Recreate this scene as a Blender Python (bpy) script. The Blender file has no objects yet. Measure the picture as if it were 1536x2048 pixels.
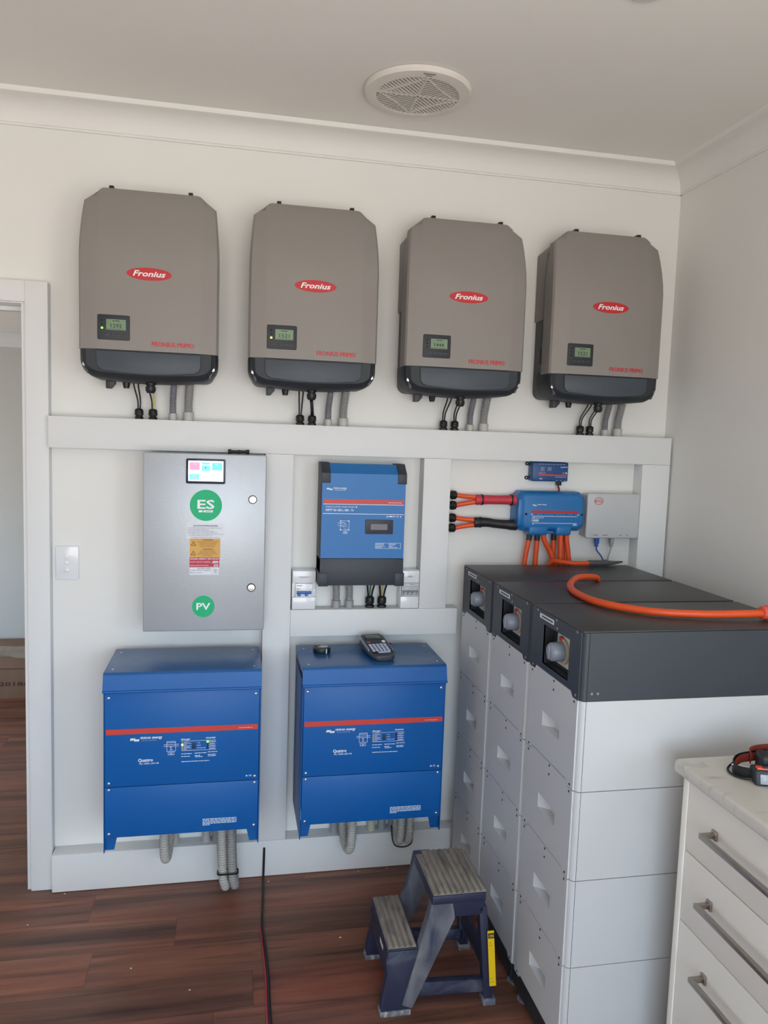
import bpy, bmesh, math, random
from mathutils import Vector, Matrix
random.seed(7)
scene = bpy.context.scene
COL = scene.collection

# ------------------------------------------------------------------ camera, world, lights, exposure
def make_camera():
    yaw, pitch, roll = (math.radians(v) for v in (11.3807, -5.4232, 1.9107))
    fw = Vector((math.sin(yaw)*math.cos(pitch), math.cos(yaw)*math.cos(pitch), math.sin(pitch)))
    rt = Vector((math.cos(yaw), -math.sin(yaw), 0)); up = rt.cross(fw)
    r2 = math.cos(roll)*rt + math.sin(roll)*up
    u2 = -math.sin(roll)*rt + math.cos(roll)*up
    cam = bpy.data.cameras.new('camera'); ob = bpy.data.objects.new('camera', cam); COL.objects.link(ob)
    m = Matrix((r2, u2, -fw)).transposed().to_4x4(); m.translation = Vector((0.6014, -2.7736, 1.6283))
    ob.matrix_world = m
    cam.sensor_fit = 'VERTICAL'; cam.sensor_height = 36.0; cam.lens = 1521.36/2048*36.0
    cam.clip_start = 0.02
    scene.camera = ob
make_camera()

# outdoors: pale cool sky above the horizon, sunlit earth below it; it only enters through the windows
w = bpy.data.worlds.new('sky'); scene.world = w; w.use_nodes = True
def make_world():
    nt = w.node_tree; bg = nt.nodes['Background']; L = nt.links.new
    tc = nt.nodes.new('ShaderNodeTexCoord'); sp = nt.nodes.new('ShaderNodeSeparateXYZ'); rp = nt.nodes.new('ShaderNodeValToRGB')
    mr = nt.nodes.new('ShaderNodeMapRange'); mr.inputs['From Min'].default_value = -1; mr.inputs['From Max'].default_value = 1
    L(tc.outputs['Generated'], sp.inputs[0]); L(sp.outputs['Z'], mr.inputs['Value']); L(mr.outputs[0], rp.inputs['Fac'])
    e = rp.color_ramp.elements
    e[0].position = 0.49; e[0].color = (0.74, 0.71, 0.66, 1)
    e[1].position = 0.51; e[1].color = (0.66, 0.83, 1.0, 1)
    L(rp.outputs['Color'], bg.inputs['Color']); bg.inputs['Strength'].default_value = WORLD
WORLD = 8.4
make_world()
def portal(name, loc, rot, sx, sy):
    l = bpy.data.lights.new(name, 'AREA'); l.shape = 'RECTANGLE'; l.size = sx; l.size_y = sy; l.cycles.is_portal = True
    o = bpy.data.objects.new(name, l); COL.objects.link(o); o.location = loc; o.rotation_euler = rot
# window openings that let the daylight in: right wall behind the camera, plus unseen rear and next-room ones added as fill
portal('daylight_right_window', (2.31, -3.5, 1.2), (math.radians(90), 0, math.radians(90)), 1.4, 1.9)
portal('fill_rear_window', (0.65, -4.32, 1.3), (math.radians(90), 0, 0), 2.1, 1.7)
portal('fill_next_room', (-1.97, 1.2, 0.95), (math.radians(90), 0, math.radians(-90)), 1.2, 1.0)

scene.view_settings.view_transform = 'Standard'; scene.view_settings.look = 'None'
scene.view_settings.gamma = 1.0; scene.view_settings.use_curve_mapping = False
scene.view_settings.exposure = 0.0

# ------------------------------------------------------------------ materials
def lin(c):
    return tuple(((v/255)/12.92 if v/255 <= 0.04045 else ((v/255+0.055)/1.055)**2.4) for v in c) + (1,)
MATS = {}
def mat(name, rgb, rough=0.5, metal=0.0, var=0.04, scale=8.0, bump=0.0, bscale=200.0, emit=0.0, spec=0.5, coat=0.0):
    if name in MATS: return MATS[name]
    m = bpy.data.materials.new(name); m.use_nodes = True; nt = m.node_tree; b = nt.nodes['Principled BSDF']
    c = lin(rgb)
    tc = nt.nodes.new('ShaderNodeTexCoord')
    n = nt.nodes.new('ShaderNodeTexNoise'); n.inputs['Scale'].default_value = scale; n.inputs['Detail'].default_value = 3
    nt.links.new(tc.outputs['Object'], n.inputs['Vector'])
    r = nt.nodes.new('ShaderNodeValToRGB')
    r.color_ramp.elements[0].position = 0.3; r.color_ramp.elements[1].position = 0.7
    r.color_ramp.elements[0].color = tuple(max(0, v*(1-var)) for v in c[:3]) + (1,)
    r.color_ramp.elements[1].color = tuple(min(1, v*(1+var)) for v in c[:3]) + (1,)
    nt.links.new(n.outputs['Fac'], r.inputs['Fac']); nt.links.new(r.outputs['Color'], b.inputs['Base Color'])
    b.inputs['Roughness'].default_value = rough; b.inputs['Metallic'].default_value = metal
    b.inputs['Specular IOR Level'].default_value = spec; b.inputs['Coat Weight'].default_value = coat
    if bump:
        n2 = nt.nodes.new('ShaderNodeTexNoise'); n2.inputs['Scale'].default_value = bscale; n2.inputs['Detail'].default_value = 2
        nt.links.new(tc.outputs['Object'], n2.inputs['Vector'])
        bp = nt.nodes.new('ShaderNodeBump'); bp.inputs['Strength'].default_value = bump; bp.inputs['Distance'].default_value = 0.002
        nt.links.new(n2.outputs['Fac'], bp.inputs['Height']); nt.links.new(bp.outputs['Normal'], b.inputs['Normal'])
    if emit:
        b.inputs['Emission Color'].default_value = c; b.inputs['Emission Strength'].default_value = emit
    MATS[name] = m
    return m

M_WALL = mat('wall paint', (233, 231, 227), 0.6, var=0.012, scale=3, bump=0.05, bscale=400)
M_CEIL = mat('ceiling paint', (240, 237, 231), 0.8, var=0.012, scale=2)
M_TRIM = mat('white board', (226, 226, 226), 0.6, var=0.012, scale=4)
M_HALL = mat('hall paint', (200, 200, 197), 0.7, var=0.015, scale=3)
M_TAUPE = mat('taupe powder coat', (140, 134, 130), 0.55, var=0.02, scale=6, bump=0.12, bscale=900)
M_BLKPL = mat('black plastic', (38, 42, 48), 0.55, var=0.06)
M_SHIELD = mat('slate plastic', (66, 73, 82), 0.5, var=0.06, scale=20)
M_DARKMET = mat('dark grey casting', (58, 59, 60), 0.5, 0.2, var=0.08)
M_BLACK = mat('black rubber', (20, 20, 21), 0.45, var=0.08)
M_STEEL = mat('zinc steel', (205, 205, 203), 0.28, 0.9, var=0.05, scale=30)
M_CHROME = mat('brushed nickel', (172, 164, 156), 0.34, 1.0, var=0.05, scale=40)
M_RED = mat('logo red', (196, 36, 46), 0.45, var=0.02)
M_WHITEINK = mat('white ink', (238, 240, 243), 0.5, var=0.01)
M_LCD = mat('green display glass', (118, 142, 112), 0.25, var=0.06, scale=60)
M_LCDINK = mat('display digits', (38, 52, 38), 0.4)
M_LEDG = mat('green light', (120, 255, 60), 0.4, emit=2.0)
M_LEDY = mat('yellow light', (255, 236, 120), 0.4, emit=1.8)
M_LEDOFF = mat('unlit lamp', (40, 26, 44), 0.3)
M_LEDAMB = mat('dim amber lamp', (206, 176, 90), 0.3)
M_BLUE = mat('blue powder coat', (14, 90, 162), 0.4, var=0.025, scale=5, bump=0.08, bscale=1200, spec=0.35)
M_BLUETOP = mat('blue lid coat', (26, 90, 150), 0.27, var=0.025, scale=5, bump=0.08, bscale=1200)
M_BLUE2 = mat('blue panel', (34, 112, 180), 0.45, var=0.025, scale=5)
M_BLUE3 = mat('blue moulded plastic', (34, 112, 176), 0.34, var=0.03, scale=8)
M_BLUE4 = mat('dark blue plastic', (28, 72, 126), 0.34, var=0.04, scale=8)
M_ORSTRIPE = mat('orange red stripe', (206, 62, 48), 0.45, var=0.02)
M_CHAR = mat('charcoal plastic', (50, 53, 62), 0.5, var=0.06, bump=0.1, bscale=700)
M_GREYBOX = mat('grey steel paint', (176, 179, 184), 0.34, 0.25, var=0.03, scale=4, bump=0.2, bscale=300)
M_GREEN = mat('green sticker', (0, 178, 118), 0.55, var=0.015)
M_AMBER = mat('amber sticker', (214, 160, 66), 0.45, var=0.03)
M_CRIMSON = mat('crimson sticker', (184, 26, 58), 0.45, var=0.03)
M_PAPER = mat('pale sticker', (222, 224, 232), 0.5, var=0.02)
M_INK = mat('dark ink', (40, 38, 48), 0.5)
M_BROWNINK = mat('brown ink', (84, 50, 18), 0.5)
M_SCREEN = mat('lit white screen', (255, 255, 255), 0.4, emit=1.1, var=0.0)
M_SPINK = mat('pink tile on screen', (226, 140, 172), 0.4, emit=0.75, var=0.02)
M_SCYAN = mat('cyan tile on screen', (110, 216, 236), 0.4, emit=0.75, var=0.02)
M_STEAL = mat('teal tile on screen', (92, 222, 196), 0.4, emit=0.75, var=0.02)
M_BEZEL = mat('navy glass bezel', (34, 40, 62), 0.2, var=0.05)
M_CONDUIT = mat('grey conduit', (150, 148, 147), 0.55, var=0.04, scale=20)
M_CONDUITL = mat('pale conduit', (178, 176, 170), 0.55, var=0.04, scale=20)
M_CONDUITD = mat('dark grey conduit', (124, 123, 130), 0.55, var=0.04, scale=20)
M_COLLAR = mat('pale grey collar', (186, 184, 178), 0.5, var=0.03)
M_COLLARG = mat('mid grey collar', (158, 158, 162), 0.5, var=0.03)
M_COLLARY = mat('cream collar', (196, 196, 170), 0.5, var=0.03)
M_GREENWIRE = mat('green wire', (70, 120, 84), 0.5)
M_YELWIRE = mat('yellow wire', (206, 190, 110), 0.5)
M_ORANGE = mat('orange cable jacket', (226, 84, 34), 0.42, var=0.04, scale=15)
M_CORAL = mat('coral connector', (226, 92, 72), 0.45, var=0.04)
M_REDSLV = mat('red heat shrink', (196, 56, 72), 0.5, var=0.05, scale=20)
M_BLKSLV = mat('black heat shrink', (34, 34, 38), 0.45, var=0.08, scale=20)
M_TAPE = mat('grey tape', (84, 84, 88), 0.5, var=0.1, scale=40)
M_LGREY = mat('light grey plastic', (196, 198, 200), 0.45, var=0.02)
M_BATT = mat('battery module shell', (200, 200, 200), 0.5, var=0.012, scale=3, bump=0.06, bscale=700)
M_BATTSIDE = mat('battery side panel', (202, 203, 206), 0.5, var=0.012, scale=3, bump=0.06, bscale=700)  # shell tone lightened to offset the shade on the left faces
M_HEAD = mat('graphite powder coat', (53, 58, 65), 0.45, var=0.03, scale=5, bump=0.15, bscale=900)
M_HEADTOP = mat('graphite top', (54, 54, 54), 0.42, var=0.04, scale=5, bump=0.15, bscale=900)
M_GROOVE = mat('joint shadow gap', (26, 27, 29), 0.8)
M_HOLE = mat('hole black', (14, 14, 16), 0.8)
M_KNOB = mat('grey rotary knob', (128, 134, 146), 0.4, var=0.04)
M_KNOBPLATE = mat('switch plate beige', (204, 200, 190), 0.5)
M_KNOBRING = mat('switch ring beige', (186, 172, 154), 0.5)
M_CAB = mat('cabinet melamine', (238, 233, 225), 0.42, var=0.01, scale=3)
M_CARD = mat('cardboard', (134, 106, 88), 0.85, var=0.08, scale=10)
M_SWITCH = mat('switch plastic', (232, 232, 234), 0.2, var=0.01, coat=0.3)
M_FAN = mat('fan plastic', (226, 220, 212), 0.45, var=0.01)
M_YSTICK = mat('yellow sticker', (232, 190, 22), 0.45, var=0.04)
M_TORCHOR = mat('torch orange', (232, 78, 34), 0.4)
M_STRAP = mat('rust strap', (128, 42, 26), 0.7, var=0.1, scale=60)
M_LENS = mat('clear lens', (150, 154, 162), 0.3, 0.0, var=0.35, scale=120)
M_PRKEY = mat('pale key', (190, 198, 222), 0.4)
M_PRBODY = mat('printer shell', (58, 62, 72), 0.38)
M_PRSIDE = mat('printer silver rim', (150, 160, 178), 0.3, 0.2)
M_PRLCD = mat('printer display', (62, 72, 68), 0.25)
M_REDKEY = mat('red key', (150, 52, 76), 0.4)
M_CLEAR = mat('tape cartridge clear', (150, 168, 166), 0.15)
M_REDCORD = mat('red cord', (150, 44, 52), 0.5, var=0.08, scale=15)
M_CRUMB = mat('plaster crumb', (200, 192, 180), 0.8)
M_SUB = mat('subfloor', (30, 22, 18), 0.9)

def wood_material():
    m = bpy.data.materials.new('timber plank'); m.use_nodes = True; nt = m.node_tree; b = nt.nodes['Principled BSDF']
    L = nt.links.new
    geo = nt.nodes.new('ShaderNodeNewGeometry'); oi = nt.nodes.new('ShaderNodeObjectInfo')
    off = nt.nodes.new('ShaderNodeVectorMath'); off.operation = 'MULTIPLY_ADD'
    comb = nt.nodes.new('ShaderNodeCombineXYZ')
    L(oi.outputs['Random'], comb.inputs[0]); L(oi.outputs['Random'], comb.inputs[1]); L(oi.outputs['Random'], comb.inputs[2])
    off.inputs[1].default_value = (7.0, 3.0, 5.0)
    L(comb.outputs[0], off.inputs[0]); L(geo.outputs['Position'], off.inputs[2])
    def noise(sc, detail, rough, dist=0.0):
        mp = nt.nodes.new('ShaderNodeMapping'); mp.inputs['Scale'].default_value = sc
        L(off.outputs[0], mp.inputs['Vector'])
        n = nt.nodes.new('ShaderNodeTexNoise'); n.inputs['Scale'].default_value = 1.0; n.inputs['Detail'].default_value = detail
        n.inputs['Roughness'].default_value = rough; n.inputs['Distortion'].default_value = dist
        L(mp.outputs[0], n.inputs['Vector']); return n
    n1 = noise((1.1, 15.0, 1.0), 4, 0.55, 0.4)
    r1 = nt.nodes.new('ShaderNodeValToRGB'); e = r1.color_ramp.elements
    e[0].position = 0.25; e[0].color = lin((80, 52, 43)); e[1].position = 0.78; e[1].color = lin((160, 116, 90))
    x = r1.color_ramp.elements.new(0.45); x.color = lin((110, 74, 59)); x = r1.color_ramp.elements.new(0.6); x.color = lin((138, 89, 70))
    L(n1.outputs['Fac'], r1.inputs['Fac'])
    n2 = noise((1.6, 42.0, 1.0), 3, 0.6, 0.6)
    r2 = nt.nodes.new('ShaderNodeValToRGB'); e = r2.color_ramp.elements
    e[0].position = 0.30; e[0].color = (0.45, 0.42, 0.40, 1); e[1].position = 0.45; e[1].color = (1, 1, 1, 1)
    L(n2.outputs['Fac'], r2.inputs['Fac'])
    mx = nt.nodes.new('ShaderNodeMix'); mx.data_type = 'RGBA'; mx.blend_type = 'MULTIPLY'; mx.inputs['Factor'].default_value = 0.85
    L(r1.outputs['Color'], mx.inputs['A']); L(r2.outputs['Color'], mx.inputs['B'])
    n3 = noise((0.7, 5.5, 1.0), 2, 0.5)
    r3 = nt.nodes.new('ShaderNodeValToRGB'); e = r3.color_ramp.elements
    e[0].position = 0.5; e[0].color = (1, 1, 1, 1); e[1].position = 0.68; e[1].color = (1.15, 0.74, 0.66, 1)
    L(n3.outputs['Fac'], r3.inputs['Fac'])
    mx2 = nt.nodes.new('ShaderNodeMix'); mx2.data_type = 'RGBA'; mx2.blend_type = 'MULTIPLY'; mx2.inputs['Factor'].default_value = 0.5
    L(mx.outputs['Result'], mx2.inputs['A']); L(r3.outputs['Color'], mx2.inputs['B'])
    L(mx2.outputs['Result'], b.inputs['Base Color'])
    b.inputs['Roughness'].default_value = 0.42
    bp = nt.nodes.new('ShaderNodeBump'); bp.inputs['Strength'].default_value = 0.12; bp.inputs['Distance'].default_value = 0.002
    L(n2.outputs['Fac'], bp.inputs['Height']); L(bp.outputs['Normal'], b.inputs['Normal'])
    return m
M_WOOD = wood_material()

def streak_material(name, base, streak, sc, lo, hi, rough, dist=1.5, detail=4):
    m = bpy.data.materials.new(name); m.use_nodes = True; nt = m.node_tree; b = nt.nodes['Principled BSDF']; L = nt.links.new
    tc = nt.nodes.new('ShaderNodeTexCoord'); mp = nt.nodes.new('ShaderNodeMapping'); mp.inputs['Scale'].default_value = sc
    mp.inputs['Rotation'].default_value = (0, 0, 0.6)
    L(tc.outputs['Object'], mp.inputs['Vector'])
    n = nt.nodes.new('ShaderNodeTexNoise'); n.inputs['Scale'].default_value = 1; n.inputs['Detail'].default_value = detail
    n.inputs['Distortion'].default_value = dist
    L(mp.outputs[0], n.inputs['Vector'])
    r = nt.nodes.new('ShaderNodeValToRGB'); e = r.color_ramp.elements
    e[0].position = lo; e[0].color = lin(base); e[1].position = hi; e[1].color = lin(streak)
    L(n.outputs['Fac'], r.inputs['Fac']); L(r.outputs['Color'], b.inputs['Base Color']); b.inputs['Roughness'].default_value = rough
    MATS[name] = m
    return m
M_MARBLE = streak_material('marble laminate', (212, 208, 200), (168, 164, 158), (5, 12, 6), 0.56, 0.76, 0.35, 2.5)
M_NAVY = streak_material('dusty navy plastic', (38, 42, 66), (112, 114, 122), (9, 9, 9), 0.58, 0.86, 0.5, 0.6, 6)
M_NAVYD = streak_material('very dusty navy plastic', (52, 57, 78), (132, 132, 134), (16, 16, 7), 0.35, 0.78, 0.6, 0.6, 6)
M_TREAD = streak_material('dusty tread rubber', (142, 134, 124), (92, 88, 84), (40, 12, 20), 0.45, 0.8, 0.8, 0.8, 6)
M_FOOTR = streak_material('scuffed grey rubber', (96, 98, 110), (190, 186, 172), (25, 25, 25), 0.45, 0.7, 0.7, 0.8, 5)

# ------------------------------------------------------------------ mesh builder
FONT_CACHE = {}
def glyph_mesh(s, bold, shear):
    k = (s, bold, shear)
    if k in FONT_CACHE: return FONT_CACHE[k]
    cu = bpy.data.curves.new('tmp', 'FONT'); cu.body = s; cu.size = 1.0; cu.resolution_u = 2
    cu.offset = bold; cu.shear = shear
    ob = bpy.data.objects.new('tmp', cu); me = bpy.data.meshes.new_from_object(ob)
    vs = [(v.co.x, v.co.y) for v in me.vertices]; fs = [tuple(p.vertices) for p in me.polygons]
    bpy.data.objects.remove(ob); bpy.data.curves.remove(cu); bpy.data.meshes.remove(me)
    FONT_CACHE[k] = (vs, fs)
    return vs, fs

class MB:
    def __init__(s): s.v = []; s.f = []
    def add(s, vs, fs):
        n = len(s.v); s.v += [tuple(v) for v in vs]; s.f += [tuple(i+n for i in f) for f in fs]; return s
    def box(s, x0, x1, y0, y1, z0, z1):
        x0, x1 = min(x0, x1), max(x0, x1); y0, y1 = min(y0, y1), max(y0, y1); z0, z1 = min(z0, z1), max(z0, z1)
        return s.add([(x0,y0,z0),(x1,y0,z0),(x1,y1,z0),(x0,y1,z0),(x0,y0,z1),(x1,y0,z1),(x1,y1,z1),(x0,y1,z1)],
                     [(0,3,2,1),(4,5,6,7),(0,1,5,4),(1,2,6,5),(2,3,7,6),(3,0,4,7)])
    def loft(s, rings, cap=True):
        n = len(rings[0]); vs = [p for r in rings for p in r]; fs = []
        for i in range(len(rings)-1):
            for j in range(n):
                a = i*n+j; b = i*n+(j+1) % n
                fs.append((a, b, b+n, a+n))
        if cap:
            fs.append(tuple(range(n))[::-1]); fs.append(tuple(range((len(rings)-1)*n, len(rings)*n)))
        return s.add(vs, fs)
    def prism(s, poly, plane, a, b):
        mk = {'xz': lambda p, t: (p[0], t, p[1]), 'xy': lambda p, t: (p[0], p[1], t), 'yz': lambda p, t: (t, p[0], p[1])}[plane]
        return s.loft([[mk(p, a) for p in poly], [mk(p, b) for p in poly]])
    def tube(s, pts, r, n=12, cap=True):
        pts = [Vector(p) for p in pts]; rs = r if isinstance(r, (list, tuple)) else [r]*len(pts)
        t = (pts[1]-pts[0]).normalized()
        u = t.orthogonal().normalized(); rings = []
        for i, p in enumerate(pts):
            if i == 0: tn = pts[1]-pts[0]
            elif i == len(pts)-1: tn = pts[-1]-pts[-2]
            else: tn = pts[i+1]-pts[i-1]
            tn.normalize()
            u = (u - tn*u.dot(tn)).normalized(); w_ = tn.cross(u)
            rings.append([tuple(p + (u*math.cos(2*math.pi*k/n) + w_*math.sin(2*math.pi*k/n))*rs[i]) for k in range(n)])
        return s.loft(rings, cap)
    def cyl(s, a, b, r, r2=None, n=16): return s.tube([a, b], [r, r if r2 is None else r2], n)
    def lathe(s, base, axis, prof, n=16):
        ax = Vector(axis).normalized(); b = Vector(base)
        u = ax.orthogonal().normalized(); w_ = ax.cross(u)
        rings = [[tuple(b + ax*h + (u*math.cos(2*math.pi*k/n)+w_*math.sin(2*math.pi*k/n))*r) for k in range(n)] for r, h in prof]
        return s.loft(rings)
    def corr(s, ctrl, r, pitch=0.006, n=14, depth=0.17):
        pts = spline(ctrl, pitch/4)
        rs = [r*(1-depth*(1 if i % 4 == 0 else 0.35 if i % 4 in (1, 3) else 0)) for i in range(len(pts))]
        return s.tube(pts, rs, n)
    def ellipse(s, x, z, rx, rz, y0, y1, n=32):
        return s.prism([(x+rx*math.cos(2*math.pi*k/n), z+rz*math.sin(2*math.pi*k/n)) for k in range(n)], 'xz', y0, y1)
    def text(s, t, x, y, z, h, w=None, al='L', bold=0.0, shear=0.0, face='-y', th=0.0004):
        vs, fs = glyph_mesh(t, bold, shear)
        if not vs: return s
        k = h/0.72; x0 = min(v[0] for v in vs); x1 = max(v[0] for v in vs); kx = k if w is None else w/(x1-x0)
        wid = (x1-x0)*kx; sh = {'L': 0, 'C': -wid/2, 'R': -wid}[al]
        P = [((v[0]-x0)*kx+sh, v[1]*k) for v in vs]
        if face == '-y': V = [(x+a, y-th, z+b) for a, b in P]
        elif face == '-x': V = [(x-th, y-a, z+b) for a, b in P]
        elif face == '-z': V = [(x+a, y-b, z-th) for a, b in P]
        return s.add(V, fs)
    def bars(s, x0, x1, y, z, h, rnd, th=0.0004, slope=0):
        x = x0
        while x < x1-1e-4:
            l = min(rnd.uniform(2.2, 7)*h, x1-x)
            s.box(x, x+l, y-th, y, z, z+h); x += l + 0.8*h
        return s

def fat_text(t, x, y, z, h, w, al, d):
    m = MB()
    for k, (a, b) in enumerate(((0, 0), (-d, 0), (d, 0), (-d/2, d*.6), (d/2, -d*.6))):
        m.text(t, x+a, y, z+b, h, w, al, th=.0004+.00006*k)
    return m

def spline(ctrl, step):
    c = [Vector(p) for p in ctrl]; c = [2*c[0]-c[1]] + c + [2*c[-1]-c[-2]]; out = []
    for i in range(1, len(c)-2):
        p0, p1, p2, p3 = c[i-1], c[i], c[i+1], c[i+2]
        m = max(12, int((p2-p1).length/max(step, 1e-4)*6))
        for k in range(m):
            t = k/m
            out.append(0.5*((2*p1)+(-p0+p2)*t+(2*p0-5*p1+4*p2-p3)*t*t+(-p0+3*p1-3*p2+p3)*t**3))
    out.append(c[-2])
    res = [out[0]]; acc = 0.0
    for i in range(1, len(out)):
        acc += (out[i]-out[i-1]).length
        if acc >= step: res.append(out[i]); acc = 0.0
    if (res[-1]-out[-1]).length > step*0.3: res.append(out[-1])
    return res

def mesh_obj(name, mb, material, origin, bevel=0.0, seg=2, angle=35):
    me = bpy.data.meshes.new(name)
    o = Vector(origin)
    me.from_pydata([tuple(Vector(v)-o) for v in mb.v], [], mb.f)
    bm = bmesh.new(); bm.from_mesh(me)
    bmesh.ops.recalc_face_normals(bm, faces=bm.faces)
    if bevel:
        es = [e for e in bm.edges if len(e.link_faces) == 2 and e.calc_face_angle(0) > math.radians(25)]
        bmesh.ops.bevel(bm, geom=es, offset=bevel, segments=seg, affect='EDGES', profile=0.5, clamp_overlap=True)
    bm.to_mesh(me); bm.free()
    for p in me.polygons: p.use_smooth = True
    me.set_sharp_from_angle(angle=math.radians(angle))
    me.materials.append(material)
    ob = bpy.data.objects.new(name, me); COL.objects.link(ob)
    return ob

class Thing:
    def __init__(s, name, label, cat, origin, group=None):
        s.o = Vector(origin)
        s.root = bpy.data.objects.new(name, None); COL.objects.link(s.root); s.root.location = s.o
        s.root.empty_display_size = 0.05
        s.root['label'] = label; s.root['category'] = cat
        if group: s.root['group'] = group
    def part(s, name, mb, material, parent=None, bevel=0.0, seg=2, label=None, angle=35):
        ob = mesh_obj(name, mb, material, s.o, bevel, seg, angle)
        ob.parent = parent or s.root
        if label: ob['label'] = label
        if name in ('panel_print', 'warning_print', 'stripe_print'): ob['kind'] = 'stuff'
        return ob
def single(name, mb, material, label, cat, origin, group=None, bevel=0.0, seg=2, angle=35):
    ob = mesh_obj(name, mb, material, origin, bevel, seg, angle); ob.location = Vector(origin)
    ob['label'] = label; ob['category'] = cat
    if group: ob['group'] = group
    return ob
def struct(name, mb, material, label, bevel=0.0, parent=None, cat=None):
    ob = mesh_obj(name, mb, material, (0, 0, 0), bevel)
    ob['label'] = label
    if parent: ob.parent = parent
    else: ob['kind'] = 'structure'; ob['category'] = cat or name.split('_')[0]
    return ob
def rrect(x0, x1, z0, z1, r, n=5):
    pts = []
    for cx, cz, a0 in ((x1-r, z0+r, -90), (x1-r, z1-r, 0), (x0+r, z1-r, 90), (x0+r, z0+r, 180)):
        for k in range(n+1):
            a = math.radians(a0+90*k/n); pts.append((cx+r*math.cos(a), cz+r*math.sin(a)))
    return pts

# ------------------------------------------------------------------ room shell
XR, XL, YR, YH, ZC = 2.291, -1.95, -4.3, 2.36, 2.697
DZ = 2.036                      # door head
def shell():
    fl = struct('floor', MB().box(XL-.1, XR+.1, YR-.1, YH+.1, -.06, -.006), M_SUB, 'reddish brown timber plank floor')
    # planks run along x; row boundaries and joints follow the photograph near the frame
    wid = 0.155; y = -0.253 + wid*17; row = 0; cuts = {17: 0.441, 18: 0.195, 19: 0.683}
    cache = {}
    while y > YR:
        y1 = min(y, YH); y0 = max(y-wid, YR)
        if y1 - y0 > 0.01:
            x = cuts.get(row, random.uniform(-.6, .6)); js = [XL]
            t = x
            while t > XL: t -= 1.22
            t += 1.22
            while t < XR:
                if t-js[-1] > .08: js.append(t)
                t += 1.22
            js.append(XR)
            for a, b in zip(js[:-1], js[1:]):
                L = round(b-a, 3); W = round(y1-y0, 3)
                if (L, W) not in cache:
                    ob = mesh_obj('plank', MB().box(0, L-.0006, 0, W-.0006, -.006, 0), M_WOOD, (0, 0, 0))
                    cache[(L, W)] = ob
                else:
                    ob = cache[(L, W)].copy(); COL.objects.link(ob)
                ob.parent = fl; ob.location = (a, y0, 0)
        y -= wid; row += 1
    struct('ceiling', MB().box(XL-.1, XR+.1, YR-.1, .12, ZC, ZC+.08), M_CEIL, 'plain off-white plaster ceiling')
    # back wall with doorway on the left (opening x -0.85 .. -0.07)
    wb = MB().box(-.06, XR+.1, 0, .12, 0, ZC); wb.box(XL, -.88, 0, .12, 0, ZC); wb.box(-.88, -.06, 0, .12, DZ+.02, ZC)
    struct('wall_back', wb, M_WALL, 'white painted back wall carrying the solar equipment')
    wr = MB().box(XR, XR+.1, -2.8, YH, 0, ZC).box(XR, XR+.1, YR-.1, -4.2, 0, ZC).box(XR, XR+.1, -4.2, -2.8, 0, .25).box(XR, XR+.1, -4.2, -2.8, 2.15, ZC)
    struct('wall_right', wr, M_WALL, 'plain white right side wall')
    lw = MB().box(XL-.1, XL, YR, .6, 0, ZC).box(XL-.1, XL, 1.8, YH, 0, ZC).box(XL-.1, XL, .6, 1.8, 0, .45).box(XL-.1, XL, .6, 1.8, 1.45, ZC)
    struct('wall_left', lw, M_WALL, 'white left side wall')
    rw = MB().box(XL, -.4, YR-.1, YR, 0, ZC).box(1.7, XR, YR-.1, YR, 0, ZC).box(-.4, 1.7, YR-.1, YR, 0, .45).box(-.4, 1.7, YR-.1, YR, 2.15, ZC)
    struct('wall_rear', rw, M_WALL, 'white rear wall with an added fill-light opening')
    def wframe(nm, lab, mk, a0, a1, z0, z1):
        m = MB(); f = .04
        for p in ((a0, a0+f, z0, z1), (a1-f, a1, z0, z1), (a0+f, a1-f, z0, z0+f), (a0+f, a1-f, z1-f, z1)): mk(m, *p)
        struct(nm, m, M_TRIM, lab)
    wframe('window_1', 'white frame of the wide side window', lambda m, a, b, c, d: m.box(XR+.03, XR+.08, a, b, c, d), -4.2, -2.8, .25, 2.15)
    wframe('window_2', 'white frame of the rear window added as fill light', lambda m, a, b, c, d: m.box(a, b, YR-.08, YR-.03, c, d), -.4, 1.7, .45, 2.15)  # unseen window added as fill light for the room
    wframe('window_fill_hall', 'white frame of the window added to light the next room', lambda m, a, b, c, d: m.box(XL-.08, XL-.03, a, b, c, d), .6, 1.8, .45, 1.45)  # unseen window added to brighten the next room
    # next room seen through the doorway
    struct('wall_hall', MB().box(XL, XR, YH, YH+.1, 0, ZC), M_HALL, 'pale blue-grey wall of the next room seen through the doorway')
    struct('ceiling_hall', MB().box(XL, XR, .12, YH, 2.215, 2.3), M_CEIL, 'lower ceiling of the next room')
    hc = [(YH, 2.12), (YH-.006, 2.12)] + [(YH-.006-.08*(1-math.cos(a)), 2.13+.08*math.sin(a)) for a in [math.pi/2*k/6 for k in range(7)]] + [(YH-.09, 2.215), (YH, 2.215)]
    struct('trim_9', MB().prism(hc, 'yz', XL, XR), M_TRIM, 'cove cornice of the next room')
    # cornices
    def cove(sgn_wall):
        pts = [(0, 2.606), (-.007, 2.606), (-.007, 2.612)]
        for k in range(9):
            a = math.pi/2*k/8
            pts.append((-.010-.072*(1-math.cos(a)), 2.614+.066*math.sin(a)))
        pts += [(-.087, 2.682), (-.087, 2.690), (-.089, ZC), (0, ZC)]
        return pts
    struct('trim_1', MB().prism(cove(1), 'yz', XL, XR), M_WALL, 'long white cove cornice along the back wall')
    struct('trim_2', MB().prism([(XR+p[0], p[1]) for p in cove(1)], 'xz', YR, 0), M_WALL, 'white cove cornice along the right wall')
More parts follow.
